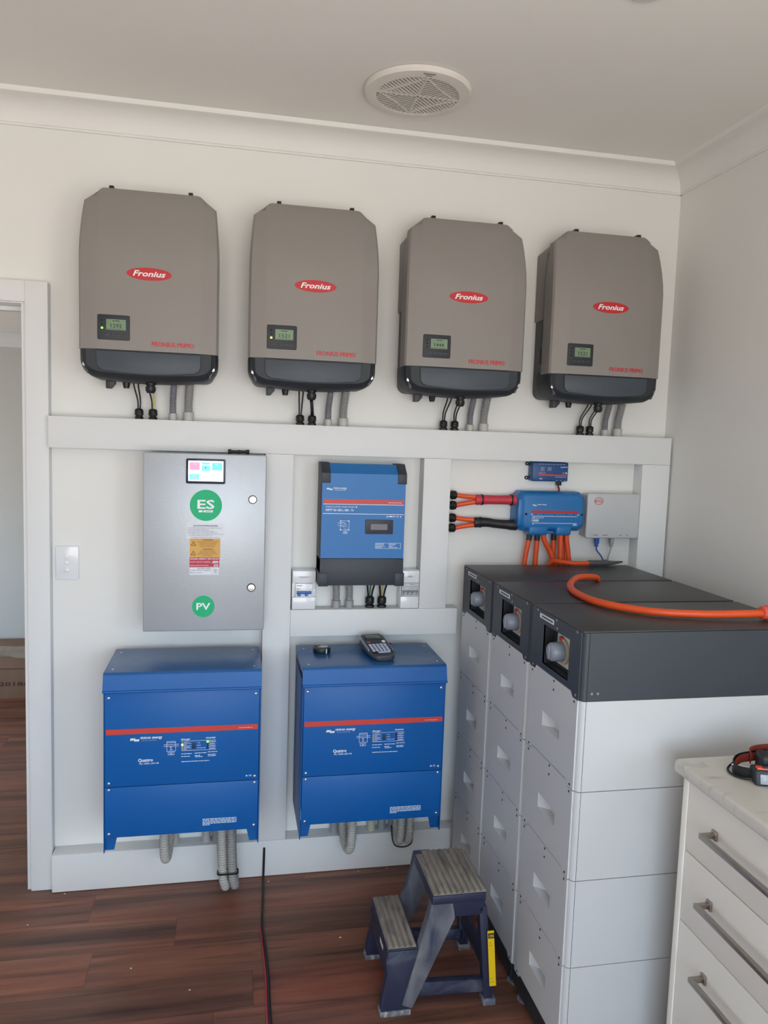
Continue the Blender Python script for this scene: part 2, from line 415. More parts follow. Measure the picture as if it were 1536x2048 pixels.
    # door frame
    dj = MB().box(-.088, -.068, -.03, .14, 0, DZ); dj.box(-.87, -.85, -.03, .14, 0, DZ); dj.box(-.87, -.068, -.03, .14, DZ, DZ+.02)
    d = struct('door_1', dj, M_TRIM, 'white timber door frame of the open doorway', 0.001)
    struct('casing', MB().box(-.074, -.003, -.042, .0, 0, 2.108), M_TRIM, 'right upright casing', 0.0015, d)
    struct('casing', MB().box(-.925, -.864, -.042, .0, 0, 2.108), M_TRIM, 'left upright casing', 0.0015, d)
    struct('casing', MB().box(-.864, -.074, -.042, .0, DZ+.004, 2.108), M_TRIM, 'head casing', 0.0015, d)
    struct('door_stop', MB().box(-.85, -.088, .05, .085, DZ-.014, DZ), M_TRIM, 'head stop', 0.001, d)
    # raised white boards framing the equipment bays
    F = -.065
    struct('trim_3', MB().box(0, 2.283, F, 0, 1.566, 1.671), M_TRIM, 'long horizontal white duct board under the grey inverters', 0.0012)
    struct('trim_4', MB().box(.716, .814, F, 0, .139, 1.5655), M_TRIM, 'tall white upright board between the two blue inverters', 0.0012)
    struct('trim_5', MB().box(1.291, 1.394, F, 0, 1.0065, 1.5655), M_TRIM, 'white upright board right of the charge controller', 0.0012)
    struct('trim_6', MB().box(2.166, 2.283, F, 0, 0.139, 1.5655), M_TRIM, 'white upright board in the right corner', 0.0012)
    struct('trim_7', MB().box(.8145, 1.44, F, 0, .908, 1.006), M_TRIM, 'short white rail under the charge controller', 0.0012)
    struct('baseboard_back', MB().box(0, 2.283, F, 0, 0.002, .1385), M_TRIM, 'tall white baseboard along the equipment wall', 0.0012)
shell()

# ------------------------------------------------------------------ small shared builders
def dome_nut(mb, base, axis, r, h):
    mb.lathe(base, axis, [(r*.92, 0), (r, h*.08), (r, h*.34), (r*.78, h*.38), (r*.78, h*.46), (r*.98, h*.5), (r*.98, h*.78), (r*.72, h), (r*.4, h)], 12)
def gland(name, label, base, axis, r=.0135, h=.036, group=None):
    t = Thing(name, label, 'cable gland', base, group)
    ax = Vector(axis).normalized(); b = Vector(base)
    t.part('lock_nut', MB().lathe(b, ax, [(r*1.05, 0), (r*1.05, h*.2), (r*.8, h*.26)], 6), M_BLACK, bevel=.0006)
    t.part('gland_body', MB().lathe(b+ax*h*.24, ax, [(r*.8, 0), (r*.8, h*.12), (r*1.04, h*.16), (r*1.04, h*.36), (r*.82, h*.40)], 8), M_BLACK, bevel=.0005)
    m = MB(); m.lathe(b+ax*h*.6, ax, [(r*.82, 0), (r*1.0, h*.03), (r*1.0, h*.22), (r*.8, h*.36), (r*.5, h*.4)], 14)
    t.part('dome_nut', m, M_BLACK)
    return t
def conduit(name, label, base, ctrl, r, m_hose, m_collar, ch=.024, group=None, pitch=.0078):
    t = Thing(name, label, 'conduit', base, group)
    b = Vector(base)
    t.part('hose', MB().corr(ctrl, r, pitch), m_hose)
    if ch: t.part('collar', MB().lathe(b, (0, 0, 1), [(r*1.2, 0), (r*1.22, .002), (r*1.22, ch-.001), (r*1.08, ch), (r*1.0, ch)], 20), m_collar)
    return t
def cable(name, label, ctrl, r, m, cat='cable', group=None, step=.008, n=10):
    return single(name, MB().tube(spline(ctrl, step), r, n), m, label, cat, ctrl[0], group)
def wave_logo(mb, x, y, z, w, th=.0006):
    """wave emblem of two offset blocks, each split into three slanted strokes"""
    h = w*.42
    def stroke(ax, az, ww, hh):
        mb.prism([(x+w*ax, z+h*az), (x+w*(ax+ww), z+h*az), (x+w*(ax+ww+.12*hh), z+h*(az+hh)), (x+w*(ax+.12*hh), z+h*(az+hh))], 'xz', y-th, y)
    for k in range(3):
        stroke(0+.17*k, .36, .145, .64); stroke(.44+.17*k, 0, .145, .64)
    mb.prism([(x+w*.02, z+h*.90), (x+w*.12, z+h*1.02), (x+w*.56, z+h*1.02), (x+w*.6, z+h*.9)], 'xz', y-th, y)
    mb.prism([(x+w*.42, z+h*.12), (x+w*.46, z), (x+w*.86, z), (x+w*.96, z+h*.12)], 'xz', y-th, y)

# ------------------------------------------------------------------ four grey wall inverters
def string_inverter(i, xc, digits, label):
    Z0 = 1.787; t = Thing('string_inverter', label, 'inverter', (xc, 0, Z0), 'grey string inverters in a row under the ceiling')
    H = .606
    def yf(z):                                  # front depth along the height
        if z < .38: return -.204
        u = (z-.38)/(H-.38); return -.204 + .052*u**1.8
    rows = []
    zs = [.0975, .14, .2, .28, .36, .40, .44, .48, .52, .545, .565, .578, .59, .6, H]
    for z in zs:
        hw = .215
        if z > .40: hw = .215 - .011*min(1, (z-.40)/.165)**1.6
        if z > .565: hw = .204 - .050*((z-.565)/(H-.565))
        f = yf(z); e = f + .022; cr = min(.160, hw-.012)
        if z > .59: e = f + .022 - .01*(z-.59)/(H-.59)
        rows.append([(xc-hw, -.112, Z0+z), (xc-hw, e, Z0+z), (xc-hw+.006, e-.008, Z0+z), (xc-cr-.004, f+.002, Z0+z), (xc-cr+.006, f, Z0+z),
                     (xc+cr-.006, f, Z0+z), (xc+cr+.004, f+.002, Z0+z), (xc+hw-.006, e-.008, Z0+z), (xc+hw, e, Z0+z), (xc+hw, -.112, Z0+z)])
    cover = t.part('cover', MB().loft(rows), M_TAUPE, angle=18)
    # black lower cover with rounded corners
    def outline(k):
        pts = [(-.215, .097), (-.2145, .07)]
        for a in range(0, 7):
            th = math.radians(180+90*a/6*.82); pts.append((-.150+.0645*math.cos(th), .066+.058*math.sin(th)))
        pts += [(-.09, .003), (-.045, .001), (0, 0)]
        full = pts + [(-p[0], p[1]) for p in pts[:-1][::-1]]
        return full
    def ring(y, ins):
        o = outline(0)
        return [(xc+p[0]*(1-ins/.215), y, Z0+min(.097, .05+(p[1]-.05)*(1-(ins/.05 if p[1] < .05 else 0)))) for p in o]
    bc = MB().loft([ring(-.07, 0), ring(-.165, 0), ring(-.178, .003), ring(-.188, .010), ring(-.196, .022)])
    low = t.part('lower_cover', bc, M_BLKPL, label='black lower cover', angle=30)
    sh = [(-.162, .094), (-.160, .05), (-.153, .038), (-.14, .032), (-.06, .025), (0, .0235)]
    sh = sh + [(-p[0], p[1]) for p in sh[:-1][::-1]]
    t.part('front_shield', MB().prism([(xc+a, Z0+b) for a, b in sh], 'xz', -.1945, -.202), M_SHIELD, low, .003, label='slate grey moulded shield')
    for s in (-1, 1):
        sl = MB().prism([(xc+s*.206, Z0+.088), (xc+s*.2, Z0+.088), (xc+s*.198, Z0+.06), (xc+s*.186, Z0+.022), (xc+s*.192, Z0+.022), (xc+s*.206, Z0+.055)], 'xz', -.17, -.187)
        t.part('lock_slide', sl, M_SHIELD, low)
        t.part('screw', MB().lathe((xc+s*.199, -.182, Z0+.05), (0, -1, 0), [(.0062, 0), (.0062, .007), (.0035, .0075)], 12), M_STEEL, low)
        for z in (.172, .42):
            bs = t.part('screw_boss', MB().lathe((xc+s*.186, -.172, Z0+z), (0, -1, 0), [(.019, 0), (.016, .011), (.010, .016), (.0072, .017)], 18), M_TAUPE, cover)
            t.part('screw', MB().lathe((xc+s*.186, -.1885, Z0+z), (0, -1, 0), [(.0055, 0), (.0052, .0015), (.0025, .0016), (.002, .0008)], 12), M_STEEL)
        t.part('top_clip', MB().box(xc+s*.122-.007, xc+s*.122+.007, -.152, -.12, Z0+H-.004, Z0+H+.0085), M_BLACK, bevel=.001)
    # rear housing with vents
    fr = [(xc-.206, Z0+.30), (xc+.206, Z0+.30), (xc+.206, Z0+.545), (xc+.155, Z0+.590), (xc-.155, Z0+.590), (xc-.206, Z0+.545)]
    t.part('rear_frame', MB().prism(fr, 'xz', 0, -.088), M_TAUPE, bevel=.004, label='taupe rear wall frame')
    t.part('rear_frame', MB().prism([(xc-.19, Z0+.56), (xc+.19, Z0+.56), (xc+.152, Z0+.594), (xc-.152, Z0+.594)], 'xz', -.05, -.14), M_TAUPE)
    hs = MB().prism(rrect(xc-.200, xc+.200, Z0+.012, Z0+.56, .03), 'xz', -.001, -.145)
    hs_o = t.part('rear_housing', hs, M_DARKMET, bevel=.004)
    for s in (-1, 1):
        for z0, z1, y0, y1 in ((.05, .11, -.06, -.03), (.14, .2, -.07, -.04), (.22, .28, -.08, -.05)):
            t.part('side_vent', MB().box(xc+s*.1995, xc+s*.2015, y0, y1, Z0+z0, Z0+z1), M_CHAR, hs_o, .0005)
    # badge
    bd = t.part('badge', MB().ellipse(xc, Z0+.338, .069, .0195, -.2035, -.2052), M_RED, label='red oval badge')
    tx = MB().text('Fronius', xc, -.2052, Z0+.3305, .0175, .100, 'C', .024, .28)
    t.part('lettering', tx, M_WHITEINK, bd, label='white FRONIUS wordmark')
    t.part('product_lettering', fat_text('FRONIUS PRIMO', xc+.139, -.2041, Z0+.1145, .0145, .130, 'R', .0007), M_RED, label='red FRONIUS PRIMO lettering')
    # display
    dx, dz = xc-.1075, Z0+.166
    dp = t.part('display_panel', MB().prism(rrect(dx-.049, dx+.049, dz-.039, dz+.039, .005), 'xz', -.202, -.2062), M_BLKPL, bevel=.0012, label='black display panel')
    t.part('display', MB().box(dx-.022, dx+.037, -.2062, -.2068, dz-.008, dz+.025), M_LCD, dp, label='pale green liquid crystal display')
    tx = MB().text(digits, dx+.008, -.2068, dz-.001, .0125, .034, 'C', .012); tx.box(dx-.019, dx+.034, -.2072, -.2068, dz-.0055, dz-.0045); tx.box(dx-.004, dx+.018, -.2072, -.2068, dz+.019, dz+.0215)
    t.part('digits', tx, M_LCDINK, dp)
    for k in range(3):
        lit = (k == 2 and i in (0, 1))
        t.part('indicator', MB().lathe((dx-.035, -.2062, dz+.021-.012*k), (0, -1, 0), [(.0028 if not lit else .0036, 0), (.0024, .0009)], 10),
               (M_LEDG if i == 0 else M_LEDY) if lit else M_HOLE, dp)
    for k in range(4):
        t.part('button', MB().box(dx-.027+.0175*k, dx-.013+.0175*k, -.2062, -.2069, dz-.027, dz-.019), M_CHAR, dp, .0004)
    # underside: gland, feet, plug
    g = MB(); dome_nut(g, (xc+.0, -.15, Z0+.008), (0, 0, -1), .017, .04)
    t.part('underside_gland', g, M_BLACK)
    ft = MB().prism([(xc-.150, Z0+.02), (xc-.122, Z0+.02), (xc-.122, Z0-.002), (xc-.135, Z0-.018), (xc-.150, Z0-.018)], 'xz', -.05, -.085)
    t.part('bracket_foot', ft, M_DARKMET, bevel=.001)
    t.part('rotary_switch', MB().lathe((xc-.085, -.08, Z0+.014), (0, 0, -1), [(.012, 0), (.012, .016), (.009, .03)], 10), M_BLACK)
    return t
INV = [(.3355, '1292', 'leftmost', 'leftmost grey wall inverter, its display reading 1292'),
       (.8635, '1521', 'second from left', 'second grey wall inverter from the left, yellow light lit beside its display'),
       (1.3915, '1444', 'third from left', 'third grey wall inverter from the left, its display reading 1444'),
       (1.921, '1521', 'rightmost', 'rightmost grey wall inverter, nearest the right side wall')]
GL = [(.286, .332), (.836, .879), (1.366, 1.409), (1.910, 1.950)]
CD = [(.398, .450), (.937, .991), (1.469, 1.522), (2.014, 2.067)]
for i, (xc, dg, pos, lab) in enumerate(INV):
    string_inverter(i, xc, dg, lab)
    nm = {'leftmost': 'the leftmost grey inverter', 'second from left': 'the second grey inverter from the left',
          'third from left': 'the third grey inverter from the left', 'rightmost': 'the rightmost grey inverter'}[pos]
    for k, gx in enumerate(GL[i]):
        side = 'left' if k == 0 else 'right'
        gland('cable_gland', f'black cable gland, {side} of the pair below {nm}', (gx, -.035, 1.671), (0, 0, 1), .0145, .036, 'black glands on the long duct board')
        if i == 1 and k == 1:
            cable('power_cable', f'thick black cable entering the right gland below {nm}', [(gx, -.035, 1.702), (gx-.003, -.06, 1.722), (xc+.004, -.125, 1.742), (xc, -.148, 1.754)], .0062, M_BLACK, 'cable', 'black cables below the grey inverters')
        else:
            dt = (-.007, .0, .012, .022)[i]; tops = (gx+dt-.007, gx+dt+.007)
            for q, tx in enumerate(tops):
                mt = M_BLACK if not (i == 0 and k == 1 and q == 1) else M_YELWIRE
                cable('power_cable', f'{("left", "right")[q]} thin {"black" if mt is M_BLACK else "yellow-green"} cable entering the {side} gland below {nm}',
                      [(gx-.003+.006*q, -.035, 1.70), (gx-.004+.009*q, -.04, 1.735), (tx, -.055, 1.78), (tx, -.06, 1.7975)], .0027, mt, 'cable', 'black cables below the grey inverters')
    conduit('flexible_conduit', f'narrow grey corrugated conduit below {nm}', (CD[i][0], -.033, 1.671),
            [(CD[i][0], -.033, 1.69), (CD[i][0], -.034, 1.73), (CD[i][0]+.003, -.048, 1.775), (CD[i][0]+.005, -.053, 1.7965)], .0115, M_CONDUITD, M_COLLAR, group='grey conduits below the grey inverters')
    conduit('flexible_conduit', f'wide grey corrugated conduit below {nm}', (CD[i][1], -.033, 1.671),
            [(CD[i][1], -.033, 1.69), (CD[i][1], -.034, 1.73), (CD[i][1]+.003, -.046, 1.775), (CD[i][1]+.005, -.05, 1.7965)], .0148, M_CONDUIT, M_COLLAR, ch=.03, group='grey conduits below the grey inverters', pitch=.008)

# ------------------------------------------------------------------ grey steel enclosure
def enclosure():
    t = Thing('electrical_enclosure', 'grey steel electrical cabinet with touch screen and round green stickers', 'electrical box', (.515, 0, .961))
    t.part('body', MB().box(.325, .705, 0, -.152, .968, 1.556), M_GREYBOX, bevel=.004)
    d = t.part('door', MB().box(.315, .7155, -.154, -.170, .961, 1.5625), M_GREYBOX, bevel=.004, seg=3)
    y = -.170
    b = t.part('touch_display', MB().prism(rrect(.4515, .5795, 1.4625, 1.5455, .005), 'xz', y, y-.007), M_BEZEL, d, .0012, label='dark framed touch display')
    t.part('screen', MB().box(.459, .5725, y-.007, y-.0078, 1.471, 1.5385), M_SCREEN, label='lit white screen')
    def tile(x0, x1, z0, z1, m):
        ob = t.part('screen_tile', MB().box(x0, x1, y-.0078, y-.0082, z0, z1), m); ob.parent = bpy.data.objects[b.name]
    tile(.463, .496, 1.508, 1.5335, M_SPINK); tile(.502, .530, 1.505, 1.5235, M_SCYAN); tile(.502, .530, 1.5265, 1.5335, M_SCYAN)
    tile(.5355, .5685, 1.508, 1.533, M_STEAL); tile(.463, .495, 1.475, 1.495, M_SCYAN)
    t.part('screen_print', MB().box(.5135, .516, y-.0082, y-.0086, 1.5135, 1.5195), M_INK, b)
    t.part('screen_print', MB().box(.475, .488, y-.0082, y-.0086, 1.526, 1.5285).box(.546, .556, y-.0082, y-.0086, 1.525, 1.5295).box(.473, .486, y-.0082, y-.0086, 1.486, 1.491).box(.470, .490, y-.0082, y-.0086, 1.4785, 1.481), M_WHITEINK, b)
    ys = y-.0008
    s1 = t.part('green_sticker', MB().ellipse(.517, 1.390, .0525, .0525, y, ys, 48), M_GREEN, d, label='large round green ES sticker')
    tx = MB().text('ES', .517, ys, 1.379, .030, .056, 'C', .02); tx.box(.4935, .506, ys, ys-.0004, 1.3665, 1.3735); tx.box(.509, .5395, ys, ys-.0004, 1.3665, 1.3735)
    t.part('lettering', tx, M_WHITEINK, s1)
    t.part('small_lettering', MB().text('LINKED', .5242, ys-.0005, 1.3682, .0038, .019, 'C', .02), M_GREEN, s1)
    s2 = t.part('green_sticker', MB().ellipse(.512, 1.046, .0372, .0372, y, ys, 48), M_GREEN, d, label='smaller round green PV sticker')
    t.part('lettering', MB().text('PV', .512, ys, 1.035, .0235, .046, 'C', .02), M_WHITEINK, s2)
    # notice stickers
    n1 = t.part('notice_sticker', MB().box(.4545, .5785, y, ys, 1.2775, 1.327), M_PAPER, d, label='white SHUTDOWN PROCEDURE notice')
    tx = MB().text('SHUTDOWN PROCEDURE', .5165, ys, 1.3185, .0055, .080, 'C', .015)
    L = [('1. Turn OFF the Main Switch Inverter Supply Switchboard', .112), ('   located in the Main Switchboard', .069), ('2. Turn OFF the Main Switch Battery Supply', .086), ('   Solar Supplies located in the Main Switchboard', .096),
         ('3. Turn OFF the Inverter DC Isolator PV Array DC Isolator', .118), ('4. Turn OFF the Battery System DC Isolator', .084)]
    for k, (s_, w_) in enumerate(L): tx.text(s_, .458, ys, 1.3125-.0052*k, .003, w_)
    tx.text('To Restart, follow the steps in reverse', .5165, ys, 1.2800, .0032, .092, 'C')
    t.part('lettering', tx, M_INK, n1)
    for k, (z0, z1) in enumerate(((1.2465, 1.2773), (1.2142, 1.2462))):
        a = t.part('warning_sticker', MB().box(.466, .5655, y, ys, z0, z1), M_AMBER, d, label='amber WARNING sticker with triangle')
        tr = MB(); cx, cz, R = .4775, z0+.0145, .0105
        o = [(cx+R*math.cos(math.radians(q))*1.0, cz-.002+R*math.sin(math.radians(q))) for q in (90, 210, 330)]
        n_ = [(cx+R*.68*math.cos(math.radians(q)), cz-.002+R*.68*math.sin(math.radians(q))) for q in (90, 210, 330)]
        for q in range(3):
            tr.prism([o[q], o[(q+1) % 3], n_[(q+1) % 3], n_[q]], 'xz', ys, ys-.0004)
        tr.prism([(cx+.0008, cz+.003), (cx-.0014, cz-.002), (cx+.0002, cz-.002), (cx-.0008, cz-.006), (cx+.0016, cz-.0012), (cx, cz-.0012)], 'xz', ys, ys-.0004)
        tr.text('WARNING', .524, ys, z1-.0062, .0046, .035, 'C', .02)
        for q, (s_, w_) in enumerate([[('MULTIPLE BATTERY SYSTEMS', .070), ('TURN OFF ALL BATTERY', .056), ('SYSTEM ISOLATORS TO', .053), ('ISOLATE EQUIPMENT', .049)], [('MULTIPLE SUPPLIES', .048), ('ISOLATE ALL SUPPLIES', .053), ('BEFORE WORKING ON THIS', .064), ('SWITCHBOARD', .034)]][k]):
            tr.text(s_, .524, ys, z1-.0118-.0054*q, .0033, w_, 'C')
        t.part('lettering', tr, M_BROWNINK, a)
    c = t.part('solar_sticker', MB().box(.4655, .5635, y, ys, 1.1805, 1.214), M_CRIMSON, d, label='crimson SOLAR ARRAY ON ROOF sticker')
    tx = MB().text('SOLAR ARRAY ON ROOF', .5145, ys, 1.2065, .0056, .094, 'C', .018).text('SHORT CIRCUIT CURRENT', .468, ys, 1.1965, .0038, .066, 'L', .012).text('OPEN CIRCUIT VOLTAGE', .468, ys, 1.1845, .0038, .060, 'L', .012).text('A', .5605, ys, 1.1965, .0036).text('V', .5605, ys, 1.1845, .0036)
    tx.box(.541, .559, ys, ys-.0004, 1.194, 1.2018).box(.5455, .559, ys, ys-.0004, 1.182, 1.1898).box(.534, .541, ys, ys-.0004, 1.1945, 1.195).box(.532, .5455, ys, ys-.0004, 1.1825, 1.183)
    t.part('lettering', tx, M_PAPER, c)
    t.part('figures', MB().text('13.26', .550, ys-.0005, 1.1955, .0044, .0135, 'C', .01).text('480', .5522, ys-.0005, 1.1836, .0044, .0095, 'C', .01), M_INK, c)
    b2 = t.part('notice_sticker', MB().box(.466, .5625, y, ys, 1.1545, 1.1803), M_PAPER, d, label='white BATTERY SUPPLY notice')
    tx = MB().text('BATTERY SUPPLY', .514, ys, 1.1743, .0036, .044, 'C', .008).text('SHORT CIRCUIT CURRENT', .468, ys, 1.1682, .0036, .066, 'L', .004).text('MAX D.C. VOLTS', .468, ys, 1.160, .0036, .039, 'L', .004)
    tx.text('750', .549, ys, 1.1690, .0046, .011, 'C').text('60', .551, ys, 1.1618, .0046, .007, 'C').text('A', .5585, ys, 1.1675, .0034).text('V', .5585, ys, 1.1595, .0034).box(.535, .556, ys, ys-.0004, 1.1668, 1.1672).box(.535, .556, ys, ys-.0004, 1.1588, 1.1592)
    t.part('lettering', tx, M_INK, b2)
    for z in (1.412, 1.110):
        r = t.part('lock', MB().lathe((.671, y, z), (0, -1, 0), [(.0145, 0), (.0145, .003), (.0122, .0045)], 24), M_BLACK, d)
        t.part('lock_face', MB().lathe((.671, y-.0035, z), (0, -1, 0), [(.0118, 0), (.0115, .003), (.004, .0035), (.0035, .0015)], 24), M_STEEL, r, label='bright metal key lock')
    m = MB().lathe((.586, -.10, 1.5706), (1, 0, 0), [(.0045, 0), (.0078, .001), (.0078, .011), (.0052, .0125), (.0048, .031), (.0062, .032), (.0062, .042), (.0048, .043), (.0052, .0605), (.0078, .062), (.0078, .072), (.0045, .073)], 14)
    single('rod_connector', m, M_BLACK, 'short black dumbbell-shaped rod lying on top of the grey cabinet', 'rod', (.6225, -.10, 1.5628))
enclosure()

# ------------------------------------------------------------------ charge controller
def charge_controller():
    X0, X1 = .910, 1.212
    t = Thing('charge_controller', 'blue solar charge controller with charcoal base and small black display', 'charge controller', (1.061, 0, 1.104))
    prof = [(0, 1.108), (-.117, 1.108), (-.121, 1.112), (-.121, 1.505), (-.082, 1.537), (0, 1.537)]
    t.part('housing', MB().prism(prof, 'yz', X0, X1), M_CHAR, bevel=.0015)
    y = -.1245
    pan = MB().prism([(-.119, 1.205), (y, 1.205), (y, 1.5055), (-.0835, 1.5392), (-.0815, 1.5365), (-.119, 1.504)], 'yz', X0+.001, X1-.001)
    p = t.part('front_panel', pan, M_BLUE2, label='blue front panel', angle=20)
    for s, xa in ((-1, X0-.002), (1, X1+.002-.032)):
        cap = MB().prism([(-.119, 1.472), (-.1285, 1.472), (-.1285, 1.507), (-.084, 1.5425), (-.02, 1.5425), (-.02, 1.532), (-.082, 1.532)], 'yz', xa, xa+.032)
        t.part('corner_cap', cap, M_BLACK if 0 else M_CHAR, bevel=.0015, label='charcoal corner cap')
        xb = X0-.004 if s < 0 else X1+.004-.034
        t.part('foot_cap', MB().box(xb, xb+.034, -.02, -.1275, 1.1035, 1.1515), M_CHAR, bevel=.002, label='charcoal base corner')
    t.part('base_cover', MB().box(X0, X1, -.02, -.1250, 1.1065, 1.2025), M_CHAR, bevel=.0015, label='charcoal base cover')
    t.part('stripe', MB().box(X0+.007, X1-.006, y, y-.0005, 1.3995, 1.4145), M_ORSTRIPE, p, label='red stripe')
    tx = MB(); wave_logo(tx, .9265, y, 1.4455, .0215); tx.text('victron energy', .950, y, 1.4515, .0062, .048, 'L', .02)
    tx.bars(.955, .993, y, 1.4465, .0012, random.Random(1))
    tx.box(X0+.007, X1-.006, y-.0005, y, 1.3962, 1.398); tx.box(X0+.006, X1-.004, y-.0005, y, 1.3625, 1.3642)
    tx.text('Isolated SmartSolar charge controller', .926, y, 1.3862, .0046, .104, 'L', .006)
    tx.text('MPPT RS 450 | 100 - Tr', .926, y, 1.3725, .0078, .100, 'L', .02)
    tx.ellipse(1.0345, 1.3883, .0022, .003, y-.0005, y, 12)
    tx.text('CE', 1.179, y, 1.3535, .0048, .009, 'L', .01); tx.bars(1.153, 1.174, y, 1.3540, .004, random.Random(4))
    for cx in (1.147, 1.196): tx.prism([(cx-.0035, 1.3535), (cx+.0035, 1.3535), (cx, 1.3588)], 'xz', y-.0005, y)
    # wiring diagram
    def lineh(xa, xb, z, w_=.0009): tx.box(xa, xb, y-.0004, y, z, z+w_)
    def linev(x, za, zb, w_=.0009): tx.box(x, x+w_, y-.0004, y, za, zb)
    lineh(.979, 1.010, 1.338); lineh(.979, 1.010, 1.3055); linev(.979, 1.3055, 1.338); linev(1.0095, 1.3055, 1.3385)
    for a, b in ((.9775, 1.335), (1.007, 1.335), (.9775, 1.3045), (1.007, 1.3045)): tx.box(a, a+.004, y-.0005, y, b, b+.0045)
    lineh(.969, .984, 1.330); lineh(.969, .984, 1.3215); lineh(.984, .9915, 1.3325); lineh(.984, .9915, 1.3175); linev(.984, 1.3175, 1.333); linev(.9915, 1.3175, 1.333)
    lineh(.9915, .998, 1.329); linev(.998, 1.320, 1.3295)
    for q in range(10):
        a0 = 2*math.pi*q/10; tx.box(.998+.005*math.cos(a0)-.0006, .998+.005*math.cos(a0)+.0006, y-.0004, y, 1.314+.0055*math.sin(a0)-.0006, 1.314+.0055*math.sin(a0)+.0006)
    linev(.9975, 1.300, 1.3055); lineh(.990, 1.004, 1.300); lineh(.990, 1.004, 1.2925); linev(.990, 1.2925, 1.3005); linev(1.0035, 1.2925, 1.3005); tx.bars(.993, 1.001, y, 1.2955, .0018, random.Random(2))
    # data plate outline
    lineh(1.107, 1.200, 1.259); lineh(1.107, 1.200, 1.240); linev(1.107, 1.240, 1.2595); linev(1.199, 1.240, 1.2595)
    rr = random.Random(5)
    for q in range(4): tx.bars(1.110, 1.128+rr.uniform(0, .016), y, 1.2558-.0042*q, .0014, rr); tx.bars(1.156, 1.168+rr.uniform(0, .02), y, 1.2558-.0042*q, .0014, rr)
    t.part('panel_print', tx, M_WHITEINK, p, label='white printed lettering and diagram')
    t.part('stripe_print', MB().bars(1.150, 1.198, y-.0005, 1.4042, .0016, random.Random(6)), M_WHITEINK, p)
    db = t.part('display_frame', MB().prism(rrect(1.068, 1.169, 1.2925, 1.344, .004), 'xz', y, y-.003), M_CHAR, p, .0008, label='black display frame')
    t.part('display', MB().box(1.088, 1.148, y-.003, y-.0034, 1.3075, 1.3285), mat('blank display', (108, 104, 114), 0.2), db)
    # conduits and glands below
    for k, x in enumerate((.9845, 1.033)):
        conduit('flexible_conduit', f'{("left", "right")[k]} of the two grey corrugated conduits below the blue charge controller', (x, -.033, 1.006),
                [(x, -.033, 1.025), (x, -.035, 1.06), (x-.004, -.05, 1.10), (x-.005, -.055, 1.13)], .0128, M_CONDUIT, M_COLLARG, ch=.028, group='conduits below the charge controller')
    for k, x in enumerate((1.110, 1.156)):
        sd = ('left', 'right')[k]
        gland('cable_gland', f'{sd} black cable gland below the blue charge controller', (x, -.033, 1.006), (0, 0, 1), .0165, .042, 'glands below the charge controller')
        for q, (dx, m, nm) in enumerate(((-.015, M_BLACK, 'black'), (.0, M_GREENWIRE if k == 0 else M_YELWIRE, 'green' if k == 0 else 'pale yellow'), (.016, M_BLACK, 'black'))):
            cable('power_cable', f'{nm} wire of the {sd} gland below the charge controller' if q == 1 else f'black wire, {("left", "", "right")[q]} of the three in the {sd} gland below the charge controller',
                  [(x+dx*.35, -.034 if q != 1 else -.030, 1.045), (x+dx*.6, -.036, 1.07), (x+dx, -.05, 1.1055)], (.0034 if q != 1 else .0026), m, 'cable', 'wires below the charge controller')
charge_controller()

